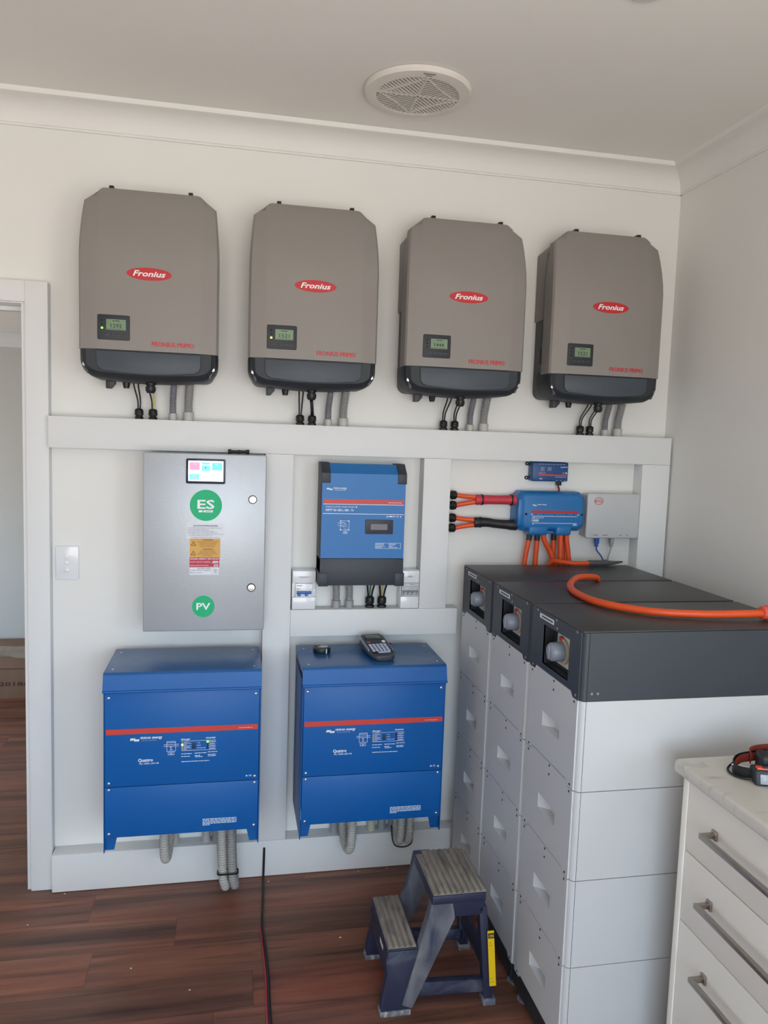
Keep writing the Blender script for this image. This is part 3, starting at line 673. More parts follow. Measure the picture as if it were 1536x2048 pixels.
def breaker_box(x0, x1, label, blue):
    t = Thing('breaker_box', label, 'breaker box', ((x0+x1)/2, 0, 1.0065))
    y = -.0735
    xa, xb = x0+.012, x1-.012
    if not blue: xa, xb = x0+.004, x1-.0015
    m = MB().box(x0, x1, 0, -.055, 1.0068, 1.150)
    b = t.part('housing', m, M_SWITCH, bevel=.002)
    t.part('upper_cover', MB().box(x0+.001, x1-.001, -.055, -.066, 1.104, 1.1485), M_SWITCH, bevel=.001)
    t.part('lower_cover', MB().box(x0+.001, x1-.001, -.055, -.066, 1.008, 1.052), M_SWITCH, bevel=.001)
    br = t.part('breaker', MB().box(xa, xb, -.05, -.069, 1.053, 1.103), M_LGREY if not blue else M_SWITCH, bevel=.001)
    if blue:
        t.part('toggle', MB().box(xa+.004, xb-.004, -.069, -.076, 1.066, 1.076), mat('breaker blue', (46, 92, 168), .4), br, .001)
        for q in range(2): t.part('toggle', MB().box(xa+.008+.026*q, xa+.018+.026*q, -.069, -.080, 1.059, 1.068), MATS['breaker blue'], br, .001)
        pr = MB().box(xa+.004, xa+.024, -.069, -.0694, 1.0945, 1.0965); pr.bars(xa+.004, xa+.017, -.069, 1.084, .0015, random.Random(3)).bars(xa+.004, xa+.012, -.069, 1.080, .0012, random.Random(3))
        for c in (.018, xb-xa-.008): pr.ellipse(xa+c, 1.0795, .0012, .0012, -.0694, -.069, 8)
        t.part('breaker_print', pr, M_INK, br)
        for xx in (x0+.006, x1-.004): t.part('screw', MB().lathe((xx, -.055, 1.077), (0, -1, 0), [(.0022, 0), (.0022, .001)], 8), M_STEEL)
        pr = MB().bars(x0+.022, x0+.064, -.066, 1.1265, .0013, random.Random(8)).bars(x0+.030, x0+.056, -.066, 1.1240, .0012, random.Random(9))
    else:
        wd = (xb-xa)/4
        for q in range(4):
            t.part('toggle', MB().box(xa+wd*q+.004, xa+wd*q+wd-.004, -.069, -.0785, 1.060, 1.070), M_COLLARG, br, .001)
        t.part('recess', MB().box(xa+.002, xb-.002, -.069, -.0705, 1.070, 1.0765), M_CONDUITD, br)
        pr = MB()
        for q in range(2): pr.bars(xa+.003+wd*2*q, xa+.012+wd*2*q, -.069, 1.0975, .0014, random.Random(q)); pr.bars(xa+.003+wd*2*q, xa+.028+wd*2*q, -.069, 1.089, .001, random.Random(q)); pr.box(xa+wd*2*q-.0003, xa+wd*2*q+.0003, -.0694, -.069, 1.055, 1.102)
        for q in range(4): pr.ellipse(xa+wd*q+wd*.55, 1.0825, .0013, .0013, -.0694, -.069, 8)
        t.part('breaker_print', pr, M_INK, br)
        pr = MB().bars((x0+x1)/2-.010, (x0+x1)/2+.012, -.066, 1.1255, .0013, random.Random(8)).bars((x0+x1)/2-.006, (x0+x1)/2+.006, -.066, 1.1285, .0012, random.Random(9))
    t.part('cover_print', pr, M_INK)
breaker_box(.819, .904, 'white breaker box with a blue toggle, left of the charge controller base', True)
breaker_box(1.2185, 1.2895, 'white breaker box with four grey toggles, right of the charge controller base', False)

# ------------------------------------------------------------------ two big blue inverter chargers
def inverter_charger(x0, label, lit):
    x1 = x0+.487
    t = Thing('inverter_charger', label, 'inverter', ((x0+x1)/2, 0, .287), 'large blue inverter chargers low on the wall')
    t.part('rear_case', MB().box(x0+.012, x1-.012, 0, -.325, .345, .855), M_BLUE4, bevel=.002)
    for s, xa in ((0, x0), (1, x1-.003)):
        t.part('side_panel', MB().prism([(-.062, .287), (-.344, .287), (-.344, .822), (-.062, .85)], 'yz', xa, xa+.003), M_BLUE, bevel=.0008)
        t.part('vent_slot', MB().box(x0-.0006 if s == 0 else x1, x0 if s == 0 else x1+.0006, -.08, -.30, .826, .834), M_HOLE)
    lid = MB().prism([(-.062, .852), (-.330, .852), (-.342, .822), (-.3505, .8165), (-.3535, .8205), (-.340, .868), (-.334, .8745), (-.062, .8745)], 'yz', x0-.0015, x1+.0015)
    ld = t.part('lid', lid, M_BLUETOP, bevel=.0015)
    t.part('lid_front', MB().prism([(-.3415, .8675), (-.3552, .8205), (-.3570, .8165), (-.3545, .8155), (-.3400, .866)], 'yz', x0-.001, x1+.001), M_BLUE, ld)
    t.part('lid_rim', MB().tube([(x0-.001, -.3555, .8185), (x1+.001, -.3555, .8185)], .0042, 10), M_BLUE, ld)
    for s in (0, 1):
        a, b, c_ = (x0+.003, x0+.042, x0+.030) if s == 0 else (x1-.003, x1-.042, x1-.030)
        t.part('foot_flange', MB().prism([(a, .345), (b, .345), (c_, .288), (a, .288)], 'xz', -.322, -.325), M_BLUE)
    for xx in (x0+.022, x1-.022):
        for yy in (-.11, -.30): t.part('screw', MB().lathe((xx, yy, .8745), (0, 0, 1), [(.0035, 0), (.0032, .001)], 10), M_STEEL, ld)
    fy = -.346
    up = t.part('upper_front_panel', MB().box(x0+.0045, x1-.0045, -.335, fy, .5065, .816), M_BLUE, bevel=.0008)
    lo = t.part('lower_front_panel', MB().box(x0+.0045, x1-.0045, -.335, fy, .3385, .5045), M_BLUE, bevel=.0008)
    for zz, pp in ((.796, up), (.5185, up), (.4965, lo), (.351, lo)):
        for xx in (x0+.0165, x1-.0165):
            t.part('screw', MB().lathe((xx, fy, zz), (0, -1, 0), [(.0048, 0), (.0046, .0012), (.0030, .0024), (.001, .0026)], 12), M_STEEL, pp)
    t.part('stripe', MB().box(x0+.0085, x1-.0085, fy, fy-.0005, .6775, .6945), M_ORSTRIPE, up, label='red stripe')
    o = x0-.2165; y = fy
    t.part('stripe_print', MB().text('www.victronenergy.com', o+.678, y-.0005, .6835, .0034, .045, 'R'), M_WHITEINK, up)
    tx = MB(); wave_logo(tx, o+.297, y, .652, .029); tx.text('victron energy', o+.3275, y, .6605, .0088, .068, 'L', .022)
    tx.text('B L U E   P O W E R', o+.334, y, .6538, .0022, .044, 'L')
    tx.text('Quattro', o+.322, y, .5855, .0105, .045, 'L', .018); tx.text('48 | 15000 | 200-100', o+.325, y, .5765, .0055, .060, 'L', .006)
    def lh(a, b, z, w_=.0009): tx.box(o+a, o+b, y-.0004, y, z, z+w_)
    def lv(a, z0, z1, w_=.0009): tx.box(o+a, o+a+w_, y-.0004, y, z0, z1)
    # diagram
    lh(.409, .436, .6475); lh(.409, .436, .644); lv(.409, .616, .648); lv(.436, .616, .648); lh(.409, .437, .6155)
    lh(.400, .447, .6375); lh(.400, .447, .632); lv(.4215, .618, .632); lh(.418, .426, .6285); lh(.419, .427, .621)
    lh(.413, .432, .6115); lh(.413, .432, .6035); lv(.413, .6035, .6120); lv(.4315, .6035, .6120); tx.bars(o+.418, o+.427, y, .6068, .0016, random.Random(2))
    # indicator table
    tx.text('charger', o+.453, y, .6508, .0062, .029, 'L', .018); tx.text('inverter', o+.5315, y, .6528, .0062, .030, 'L', .018)
    for z in (.648, .6385, .631, .6235, .616): lh(.4545, .4865 if z < .647 else .563, z-.001 if z > .64 else z, .0007)
    for z in (.6395, .632, .6245, .617): lh(.5345, .563, z+.001, .0007)
    lh(.4545, .563, .6155, .0007)
    for q, s_ in enumerate(('mains on', 'bulk', 'absorption', 'float')): tx.text(s_, o+.462, y, .6415-.0075*q, .0036, (.017, .008, .019, .009)[q], 'L', .006)
    for q, s_ in enumerate(('inverter on', 'overload', 'low battery', 'temperature')): tx.text(s_, o+.542, y, .6425-.0075*q, .0036, (.019, .015, .018, .018)[q], 'L', .006)
    tx.text('I on', o+.5045, y, .6385, .0038, .008, 'L', .004); tx.text('O off', o+.5035, y, .6300, .0038, .0105, 'L', .004); tx.text('II charger only', o+.5035, y, .6215, .0038, .026, 'L', .004)
    for (a, b, z) in ((.454, .487, .6045), (.496, .534, .605), (.537, .567, .6075), (.454, .481, .5955), (.496, .513, .597), (.498, .521, .5925), (.537, .563, .5985), (.538, .562, .594), (.455, .542, .5785)):
        tx.bars(o+a, o+b, y, z, .0017, random.Random(int(a*1000)))
    tx.text('CE', o+.668, y, .5195, .0052, .009, 'L', .008); tx.prism([(o+.658, .5195), (o+.665, .5195), (o+.664, .5225), (o+.6615, .524), (o+.659, .5225)], 'xz', y-.0004, y)
    t.part('panel_print', tx, M_WHITEINK, up, label='white printed lettering and diagram')
    sw = t.part('rocker_switch', MB().box(o+.4885, o+.4975, y, y-.004, .623, .6385), M_INK, up, .0008, label='small dark rocker switch')
    for q in range(4):
        l1 = M_LEDAMB
        if lit and q == 1: l1 = M_LEDY
        t.part('indicator', MB().lathe((o+.457, y, .6425-.0075*q), (0, -1, 0), [(.0019 if q == 0 else .0034 if (lit and q == 1) else .0026, 0), (.0015, .002)], 10), l1, up)
        t.part('indicator', MB().lathe((o+.5365, y, .6425-.0075*q), (0, -1, 0), [(.0042 if (lit and q == 0) else .0033, 0), (.002, .002)], 10), M_LEDG if (lit and q == 0) else M_LEDOFF, up)
    tx = MB(); rr = random.Random(11)
    for q in range(4): tx.bars(o+.523, o+.631, y, .3805-.0049*q, .0021, rr)
    tx.bars(o+.523, o+.547, y, .3609, .0021, rr)
    t.part('warning_print', tx, M_WHITEINK, lo)
    return t
inverter_charger(.2165, 'blue inverter charger below the grey cabinet, green light lit', True)
inverter_charger(.8385, 'blue inverter charger with a label maker standing on its lid', False)

def loop_hose(name, label, x, yf, yb, zb, r, m, dx=.012, group=None, sw=0.0):
    c = [(x, yf, .343), (x+sw*.4, yf, zb+.09), (x+dx*.15+sw*.85, yf+.012, zb+.035), (x+dx*.4+sw, (yf+yb)/2, zb+r), (x+dx*.75+sw*.85, yb-.012, zb+.035), (x+dx+sw*.4, yb, zb+.09), (x+dx, yb, .343)]
    t = Thing(name, label, 'conduit', (x, (yf+yb)/2, zb), group)
    t.part('hose', MB().corr(c, r, .0085), m)
    return t
def ledge_conduit(label, x, r, m, mc, ch=.045, y=-.032):
    conduit('flexible_conduit', label, (x, y, .1385), [(x, y, .16), (x, y, .22), (x, y-.006, .30), (x, y-.01, .343)], r, m, mc, ch=ch, group='conduits below the blue inverter chargers')
GR = 'hose loops below the blue inverter chargers'
loop_hose('hose_loop', 'single thick grey hose loop hanging below the blue inverter charger with the green light', .392, -.205, -.115, .140, .0165, M_CONDUITL, group=GR)
loop_hose('hose_loop', 'left of the two long hanging hose loops tied together above the floor', .580, -.20, -.125, .022, .0155, M_CONDUITL, -.004, group=GR, sw=.020)
loop_hose('hose_loop', 'right of the two long hanging hose loops tied together above the floor', .6145, -.20, -.125, .024, .0155, M_CONDUIT, .002, group=GR, sw=.016)
def tie(x0, x1, y0, y1, z, label):
    m = MB().tube([(x0, y0, z), (x0+.006, y0-.005, z), (x1-.006, y0-.005, z), (x1, y0, z), (x1, y1, z), (x1-.006, y1+.004, z), (x0+.006, y1+.004, z), (x0, y1, z), (x0, y0+.001, z)], .003, 6)
    single('cable_tie', m, M_BLACK, label, 'cable tie', (x0, y0, z), 'black ties round the hoses')
tie(.5715, .6405, -.216, -.193, .112, 'black cable tie round the two long hanging hoses')
ledge_conduit('grey corrugated conduit with pale collar behind the single hose loop', .412, .0145, M_CONDUIT, M_COLLAR)
ledge_conduit('slim grey conduit with pale collar left of the long hanging hoses', .527, .0125, M_CONDUITD, M_COLLAR)
ledge_conduit('dark grey conduit behind the long hanging hoses', .566, .0150, M_CONDUITD, M_COLLARG)
loop_hose('hose_loop', 'wide grey hose loop at the left below the inverter charger with the label maker', 1.040, -.205, -.115, .124, .0165, M_CONDUITL, -.02, group=GR)
loop_hose('hose_loop', 'left of the two short hose loops nearest the battery stacks', 1.228, -.175, -.10, .128, .0140, M_CONDUITL, -.003, group=GR)
loop_hose('hose_loop', 'right of the two short hose loops nearest the battery stacks', 1.262, -.175, -.10, .130, .0140, M_CONDUITL, -.003, group=GR)
m = MB().tube(spline([(1.207, -.1, .185), (1.209, -.135, .138), (1.228, -.14, .121), (1.262, -.14, .121), (1.281, -.135, .138), (1.283, -.1, .185)], .005), .0028, 6)
single('cable_tie', m, M_BLACK, 'black strap looped under the two short hose loops', 'cable tie', (1.245, -.14, .108), 'black ties round the hoses')
ledge_conduit('dark corrugated conduit beside the wide hose loop', 1.003, .0150, M_CONDUITD, M_COLLARG, .045)
ledge_conduit('grey conduit with cream coloured collar', 1.143, .0130, M_CONDUITD, M_COLLARY, .042)
ledge_conduit('grey conduit just right of the cream collar', 1.184, .0130, M_CONDUITD, M_COLLARG, .045)
ledge_conduit('dark conduit behind the two short hose loops', 1.226, .0135, M_CONDUITD, M_COLLARG, .045)

# label maker and tape on the right-hand blue unit
def label_maker():
    t = Thing('label_maker', 'handheld black label maker with blue-grey keys on the blue lid', 'label maker', (1.115, -.19, .8745))
    o = Vector((1.122, -.262, .8745)); ang = math.radians(8)
    ux = Vector((math.cos(ang), math.sin(ang), 0)); uy = Vector((-math.sin(ang), math.cos(ang), 0)); sl = .19
    def P(a, b, h): return tuple(o + ux*a + uy*b + Vector((0, 0, h)))
    def top(b): return .020 + .030*max(0, min(1, (b+.02)/.165))
    def ringat(b, hw, h0, h1):
        return [P(-hw*.82, b, h0), P(-hw, b, h0+.008), P(-hw, b, h1-.006), P(-hw*.86, b, h1), P(hw*.86, b, h1), P(hw, b, h1-.006), P(hw, b, h0+.008), P(hw*.82, b, h0)]
    rings = [ringat(b, hw, 0.001 if b < .09 else .004, top(b)) for b, hw in ((-.026, .022), (-.02, .034), (0, .042), (.035, .044), (.07, .043), (.10, .043), (.135, .044), (.15, .040))]
    t.part('body', MB().loft(rings), M_PRBODY, bevel=.0015)
    rim = [[P(s*a, b, top(b)-.004+h) for a, h in ((.0442, -.006), (.0452, 0), (.0435, .004), (.041, .003))] for b in (.03, .06, .09, .12, .145) for s in (1,)]
    t.part('side_rim', MB().loft(rim), M_PRSIDE)
    t.part('side_rim', MB().loft([[(Vector(q)-2*ux*((Vector(q)-o).dot(ux)))[:] for q in r] for r in rim]), M_PRSIDE)
    def pad(a0, a1, b0, b1, lift, m, nm, par=None):
        r = [[P(a0, b0, top(b0)+h), P(a1, b0, top(b0)+h), P(a1, b1, top(b1)+h), P(a0, b1, top(b1)+h)] for h in (-.001, lift)]
        return t.part(nm, MB().loft(r), m, par, .0004)
    f = pad(-.034, .034, .098, .146, .0012, M_BLACK, 'display_frame')
    pad(-.027, .027, .104, .138, .0018, M_PRLCD, 'display', f)
    k = pad(-.037, .037, -.004, .094, .0008, M_BLACK, 'keypad')
    for r in range(5):
        for c in range(5):
            x = -.030+.0135*c; yb = .010+.0118*r
            pad(x-.0048, x+.0048, yb, yb+.0075, .0028, M_PRKEY, 'key', k)
    pad(-.018, .026, -.002, .005, .0028, M_PRKEY, 'key', k)
    pad(-.034, -.023, .076, .087, .003, M_REDKEY, 'key', k); pad(.022, .033, .077, .089, .003, M_WHITEINK, 'key', k)
    for x in (-.014, -.003, .009): pad(x-.004, x+.005, .075, .083, .0028, M_CHAR, 'key', k)
    t.part('tape_lever', MB().box(1.150, 1.166, -.175, -.160, .888, .906), M_BLACK, bevel=.001)
    tp = Thing('tape_cartridge', 'small black label tape cartridge lying left of the label maker', 'tape cartridge', (.920, -.158, .8745))
    n = 24
    prof = [(.920+.031*math.cos(2*math.pi*q/n), -.158+.026*math.sin(2*math.pi*q/n)) for q in range(n)]
    tp.part('case', MB().prism(prof, 'xy', .8748, .893), M_BLACK, bevel=.002)
    tp.part('clear_window', MB().prism([(.925+.019*math.cos(2*math.pi*q/n), -.152+.012*math.sin(2*math.pi*q/n)) for q in range(n)], 'xy', .892, .8942), M_CLEAR)
    tp.part('edge_strip', MB().box(.932, .936, -.1835, -.1805, .876, .892), M_LGREY)
    tp.part('rim_notch', MB().box(.898, .916, -.150, -.140, .893, .8955), M_CHAR, bevel=.0005)
label_maker()

# ------------------------------------------------------------------ right bay: busbar box, monitor, battery controller, cables
def power_box():
    t = Thing('busbar_box', 'blue plastic battery busbar box with red line and orange cables below', 'busbar box', (1.794, 0, 1.29))
    X0, X1, Z0, Z1 = 1.656, 1.932, 1.302, 1.453
    def oct_(ins, c):
        return [(X0+c+ins, Z0+ins), (X1-c-ins, Z0+ins), (X1-ins, Z0+c+ins), (X1-ins, Z1-c-ins), (X1-c-ins, Z1-ins), (X0+c+ins, Z1-ins), (X0+ins, Z1-c-ins), (X0+ins, Z0+c+ins)]
    rings = [[(a, y, b) for a, b in oct_(i_, c)] for y, i_, c in ((0, 0, .02), (-.058, 0, .02), (-.074, .008, .02), (-.080, .016, .018))]
    body = t.part('cover', MB().loft(rings), M_BLUE3, bevel=.002)
    t.part('side_block', MB().box(1.658, 1.683, -.058, -.0815, 1.325, 1.425), M_BLUE3, bevel=.004)
    for xa, xb in ((1.704, 1.782), (1.814, 1.876)):
        t.part('outlet_cover', MB().box(xa, xb, -.02, -.0835, 1.287, 1.324), M_BLUE3, bevel=.009, seg=3)
    t.part('outlet_clip', MB().box(1.784, 1.812, -.03, -.066, 1.291, 1.303), M_BLUE3, bevel=.002)
    y = -.080
    t.part('stripe', MB().box(1.712, 1.902, y, y-.0006, 1.3725, 1.3815), M_RED, body, label='red line')
    tx = MB(); wave_logo(tx, 1.714, y, 1.3975, .017); tx.text('victron energy', 1.7325, y, 1.4025, .0048, .037, 'L', .02)
    tx.box(1.716, 1.897, y-.0004, y, 1.3595, 1.3610); tx.box(1.716, 1.897, y-.0004, y, 1.3330, 1.3345)
    tx.text('Lynx', 1.7145, y, 1.3520, .0058, .014, 'L', .02); tx.text('power in', 1.7315, y, 1.3520, .0055, .030, 'L', .002); tx.text('1000', 1.7145, y, 1.3395, .0088, .027, 'L', .02)
    tx.bars(1.716, 1.722, y, 1.3285, .0018, random.Random(2)); tx.bars(1.882, 1.897, y, 1.3265, .0035, random.Random(2))
    for ar in ([(1.709, 1.3665), (1.714, 1.3635), (1.714, 1.3695)], [(1.904, 1.3665), (1.899, 1.3635), (1.899, 1.3695)]):
        t.part('arrow_mark', MB().prism(ar, 'xz', y-.0004, y), M_WHITEINK, body)
    t.part('panel_print', tx, M_WHITEINK, body)
    for q in (1.729, 1.760, 1.806, 1.852, 1.883): t.part('indicator', MB().lathe((q, y, 1.3665), (0, -1, 0), [(.0021, 0), (.0018, .0008)], 10), M_HOLE, body)
    t.part('screw_hole', MB().lathe((1.690, -.081, 1.3675), (0, -1, 0), [(.0048, 0), (.0046, .0008)], 12), M_HOLE, body); t.part('screw_hole', MB().lathe((1.916, -.079, 1.3675), (0, -1, 0), [(.0044, 0), (.0042, .001)], 12), M_HOLE, body)
power_box()
# side glands with orange cables and sleeves
GZ = [1.431, 1.392, 1.345, 1.307]
for k, z in enumerate(GZ):
    nm = ('topmost', 'second', 'third', 'lowest')[k]
    gland('cable_gland', f'{nm} of the four black glands on the upright board beside the orange cables', (1.394, -.036, z), (1, 0, 0), .0165, .034, 'side glands for the orange cables')
    tz = (1.416, 1.329)[k//2]; yb = -.04
    cable('battery_cable', f'{nm} of the four short orange cables running into the sleeves', [(1.425, -.036, z), (1.455, -.036, z-.004 if k % 2 == 0 else z+.006), (1.51, -.04, tz+(.008 if k % 2 == 0 else -.008)), (1.54, -.04, tz+(.006 if k % 2 == 0 else -.006))], .0088, M_ORANGE, 'cable', 'short orange cables')
def sleeve(label, z0, z1, m, x0, x1, ties):
    c = spline([(x0, -.04, z0), (x0+.05, -.041, z0+.001), ((x0+x1)/2, -.042, (z0+z1)/2), (x1-.03, -.043, z1), (x1, -.043, z1)], .006)
    n = len(c); rs = []
    for i in range(n):
        u = i/(n-1); rs.append(.0205 - .0035*math.sin(math.pi*u)**1.0 + (.0015 if u > .8 else 0) - (.003 if i in (0, n-1) else 0))
    t = Thing('heat_shrink_sleeve', label, 'sleeve', (x0, -.04, z0), 'cable sleeves')
    t.part('sleeve', MB().tube(c, rs, 16), m)
    for u in ties:
        p = c[int(u*(n-1))]; r = rs[int(u*(n-1))]
        t.part('tie', MB().cyl((p.x-.003, p.y, p.z), (p.x+.003, p.y, p.z), r+.0018, n=16), M_BLACK)
sleeve('red heat-shrink sleeve joining the upper two orange cables', 1.415, 1.417, M_REDSLV, 1.500, 1.668, (.16, .84))
sleeve('black heat-shrink sleeve joining the lower two orange cables', 1.329, 1.322, M_BLKSLV, 1.498, 1.668, (.18,))
# cables below the busbar box
tops = [1.722, 1.752, 1.772, 1.826, 1.842, 1.858, 1.868]
bots = [1.705, 1.748, 1.828, 1.828, 1.846, 1.872, 1.886]
yy_ = [-.045, -.05, -.06, -.035, -.064, -.035, -.058]
wd = ['leftmost', 'second', 'third', 'fourth', 'fifth', 'sixth', 'rightmost']
for k in range(7):
    a, b = tops[k], bots[k]
    t = Thing('battery_cable', f'{wd[k]} of the seven orange cables dropping from the busbar box', 'cable', (a, yy_[k], 1.295), 'orange cables dropping behind the stack')
    c = spline([(a, yy_[k], 1.296), (a+(b-a)*.1, yy_[k], 1.265), (a+(b-a)*.7, yy_[k], 1.205), (b, yy_[k], 1.15), (b+(b-a)*.15, yy_[k], 1.04)], .01)
    t.part('jacket', MB().tube(c, .0098, 12), M_ORANGE)
    if k in (0, 1, 3, 5): t.part('black_sleeve', MB().tube(c[:4], .0104, 12), M_BLKSLV)
# taped spare cable end
t = Thing('taped_cable', 'orange cable with its end wrapped in grey tape, lying on the rear battery stack', 'cable', (1.80, -.16, 1.1792))
c = spline([(1.79, -.07, 1.14), (1.80, -.083, 1.186), (1.825, -.115, 1.1915), (1.87, -.14, 1.1895), (1.94, -.138, 1.1900)], .008)
t.part('jacket', MB().tube(c, .0092, 12), M_ORANGE)
c2 = spline([(1.925, -.138, 1.1905), (1.965, -.139, 1.1905), (2.005, -.136, 1.1905), (2.03, -.132, 1.1905), (2.075, -.118, 1.192)], .008)
n = len(c2); t.part('tape_wrap', MB().tube(c2, [(.0108 if u < .45 else .0108-.0072*(u-.45)/.55) for u in [i/(n-1) for i in range(n)]], 10), M_TAPE)
t.part('tape_flap', MB().prism([(2.0, -.155), (2.012, -.172), (2.020, -.168), (2.022, -.148)], 'xy', 1.1795, 1.183), M_TAPE)
t.part('tape_flap', MB().prism([(1.985, -.13), (2.0, -.115), (2.012, -.118), (2.0, -.135)], 'xy', 1.196, 1.2), M_TAPE)

def monitor():
    X0, X1, Z0, Z1 = 1.7205, 1.8675, 1.4905, 1.5645
    t = Thing('system_monitor', 'small dark blue monitoring unit tucked under the long duct board', 'monitor unit', ((X0+X1)/2, 0, Z0))
    b = t.part('case', MB().box(X0, X1, 0, -.045, Z0, Z1), M_BLUE4, bevel=.006, seg=3)
    for z in (1.5015, 1.5555):
        m = MB()
        pts = 12; r0, r1 = .0032, .0075
        for q in range(pts):
            a, a2 = 2*math.pi*q/pts, 2*math.pi*(q+1)/pts
            m.prism([(X0-.006+r0*math.cos(a), z+r0*math.sin(a)), (X0-.006+r1*math.cos(a), z+r1*math.sin(a)), (X0-.006+r1*math.cos(a2), z+r1*math.sin(a2)), (X0-.006+r0*math.cos(a2), z+r0*math.sin(a2))], 'xz', 0, -.006)
        t.part('mounting_ear', m, M_BLACK)
    y = -.045
    t.part('stripe', MB().box(1.7465, 1.862, y, y-.0005, 1.5125, 1.5175), M_ORSTRIPE, b)
    tx = MB(); wave_logo(tx, 1.834, y, 1.5435, .010); tx.bars(1.845, 1.862, y, 1.545, .003, random.Random(1))
    tx.text('Cerbo GX', 1.747, y, 1.520, .0050, .026, 'L', .006); tx.bars(1.751, 1.762, y, 1.4985, .0035, random.Random(2)); tx.bars(1.815, 1.860, y, 1.507, .0016, random.Random(3))
    tx.text('CE', 1.843, y, 1.521, .0050, .008, 'L', .004); tx.box(1.855, 1.862, y-.0004, y, 1.5205, 1.527)
    for q in range(3): tx.bars(1.754, 1.770, y, 1.5425-.006*q, .0015, random.Random(q)); tx.bars(1.782, 1.798, y, 1.5425-.005*q, .0015, random.Random(q+9))
    for q in range(9): tx.bars(1.744+.0125*q, 1.753+.0125*q, y, 1.5555, .0014, random.Random(q))
    for a in (1.822, 1.838, 1.855): tx.bars(a-.004, a+.004, y, 1.4935, .0016, random.Random(3))
    t.part('panel_print', tx, M_PRKEY, b)
    t.part('plug', MB().box(1.832, 1.847, -.012, -.034, 1.475, 1.4935), M_BLACK, bevel=.001)
    cable('power_cable', 'short black and red lead from the small monitoring unit to the busbar box', [(1.8395, -.023, 1.480), (1.8385, -.025, 1.470), (1.8415, -.028, 1.462), (1.840, -.03, 1.450)], .0026, M_BLACK)
    cable('power_cable', 'thin red wire beside the black lead under the small monitoring unit', [(1.8365, -.024, 1.478), (1.8345, -.026, 1.470), (1.8375, -.029, 1.462), (1.836, -.031, 1.450)], .0014, M_RED)
monitor()

def battery_controller():
    X0, X1, Z0, Z1 = 1.9425, 2.163, 1.276, 1.450
    t = Thing('battery_controller', 'pale grey battery controller box with a red oval logo', 'controller', (2.053, 0, Z0))
    t.part('rear_shell', MB().prism(rrect(X0+.003, X1-.003, Z0+.003, Z1-.003, .008), 'xz', 0, -.052), M_LGREY, bevel=.003)
    f = t.part('front_cover', MB().prism(rrect(X0, X1, Z0, Z1, .008), 'xz', -.052, -.070), M_LGREY, bevel=.005, seg=3)
    y = -.070
    lg = MB(); cx, cz = 1.988, 1.4205; n_ = 32
    for q in range(n_):
        a, a2 = 2*math.pi*q/n_, 2*math.pi*(q+1)/n_
        lg.prism([(cx+.0165*math.cos(a), cz+.0118*math.sin(a)), (cx+.0188*math.cos(a), cz+.014*math.sin(a)), (cx+.0188*math.cos(a2), cz+.014*math.sin(a2)), (cx+.0165*math.cos(a2), cz+.0118*math.sin(a2))], 'xz', y, y-.0005)
    lg.text('BYD', cx, y, cz-.0045, .0088, .028, 'C', .025)
    t.part('logo', lg, M_RED, f, label='red oval BYD logo')
    tx = MB().text('ETHERNET', 1.9835, y, 1.2865, .0042, .020, 'C', .012).text('INVERTER', 2.0225, y, 1.2865, .0042, .021, 'C', .012).text('USB', 2.087, y, 1.2865, .0045, .009, 'C', .015).ellipse(2.1165, 1.2885, .002, .002, y-.0005, y, 10)
    t.part('port_lettering', tx, M_INK, f)
    for x, m, ex, nm in ((2.001, mat('blue patch lead', (44, 84, 168), .4), 2.028, 'blue'), (2.064, M_COLLARG, 2.052, 'grey')):
        q = Thing('network_cable', f'{nm} network patch lead below the pale grey controller', 'cable', (x, -.045, 1.277), 'patch leads')
        q.part('plug', MB().box(x-.0075, x+.0075, -.036, -.054, 1.252, 1.277).box(x-.0055, x+.0055, -.038, -.052, 1.240, 1.252), m, bevel=.0012)
        q.part('lead', MB().tube(spline([(x, -.045, 1.243), (x+(ex-x)*.15, -.045, 1.225), (ex, -.048, 1.195), (ex+.002, -.055, 1.16), (ex, -.06, 1.08)], .006), .0032, 8), m)
battery_controller()

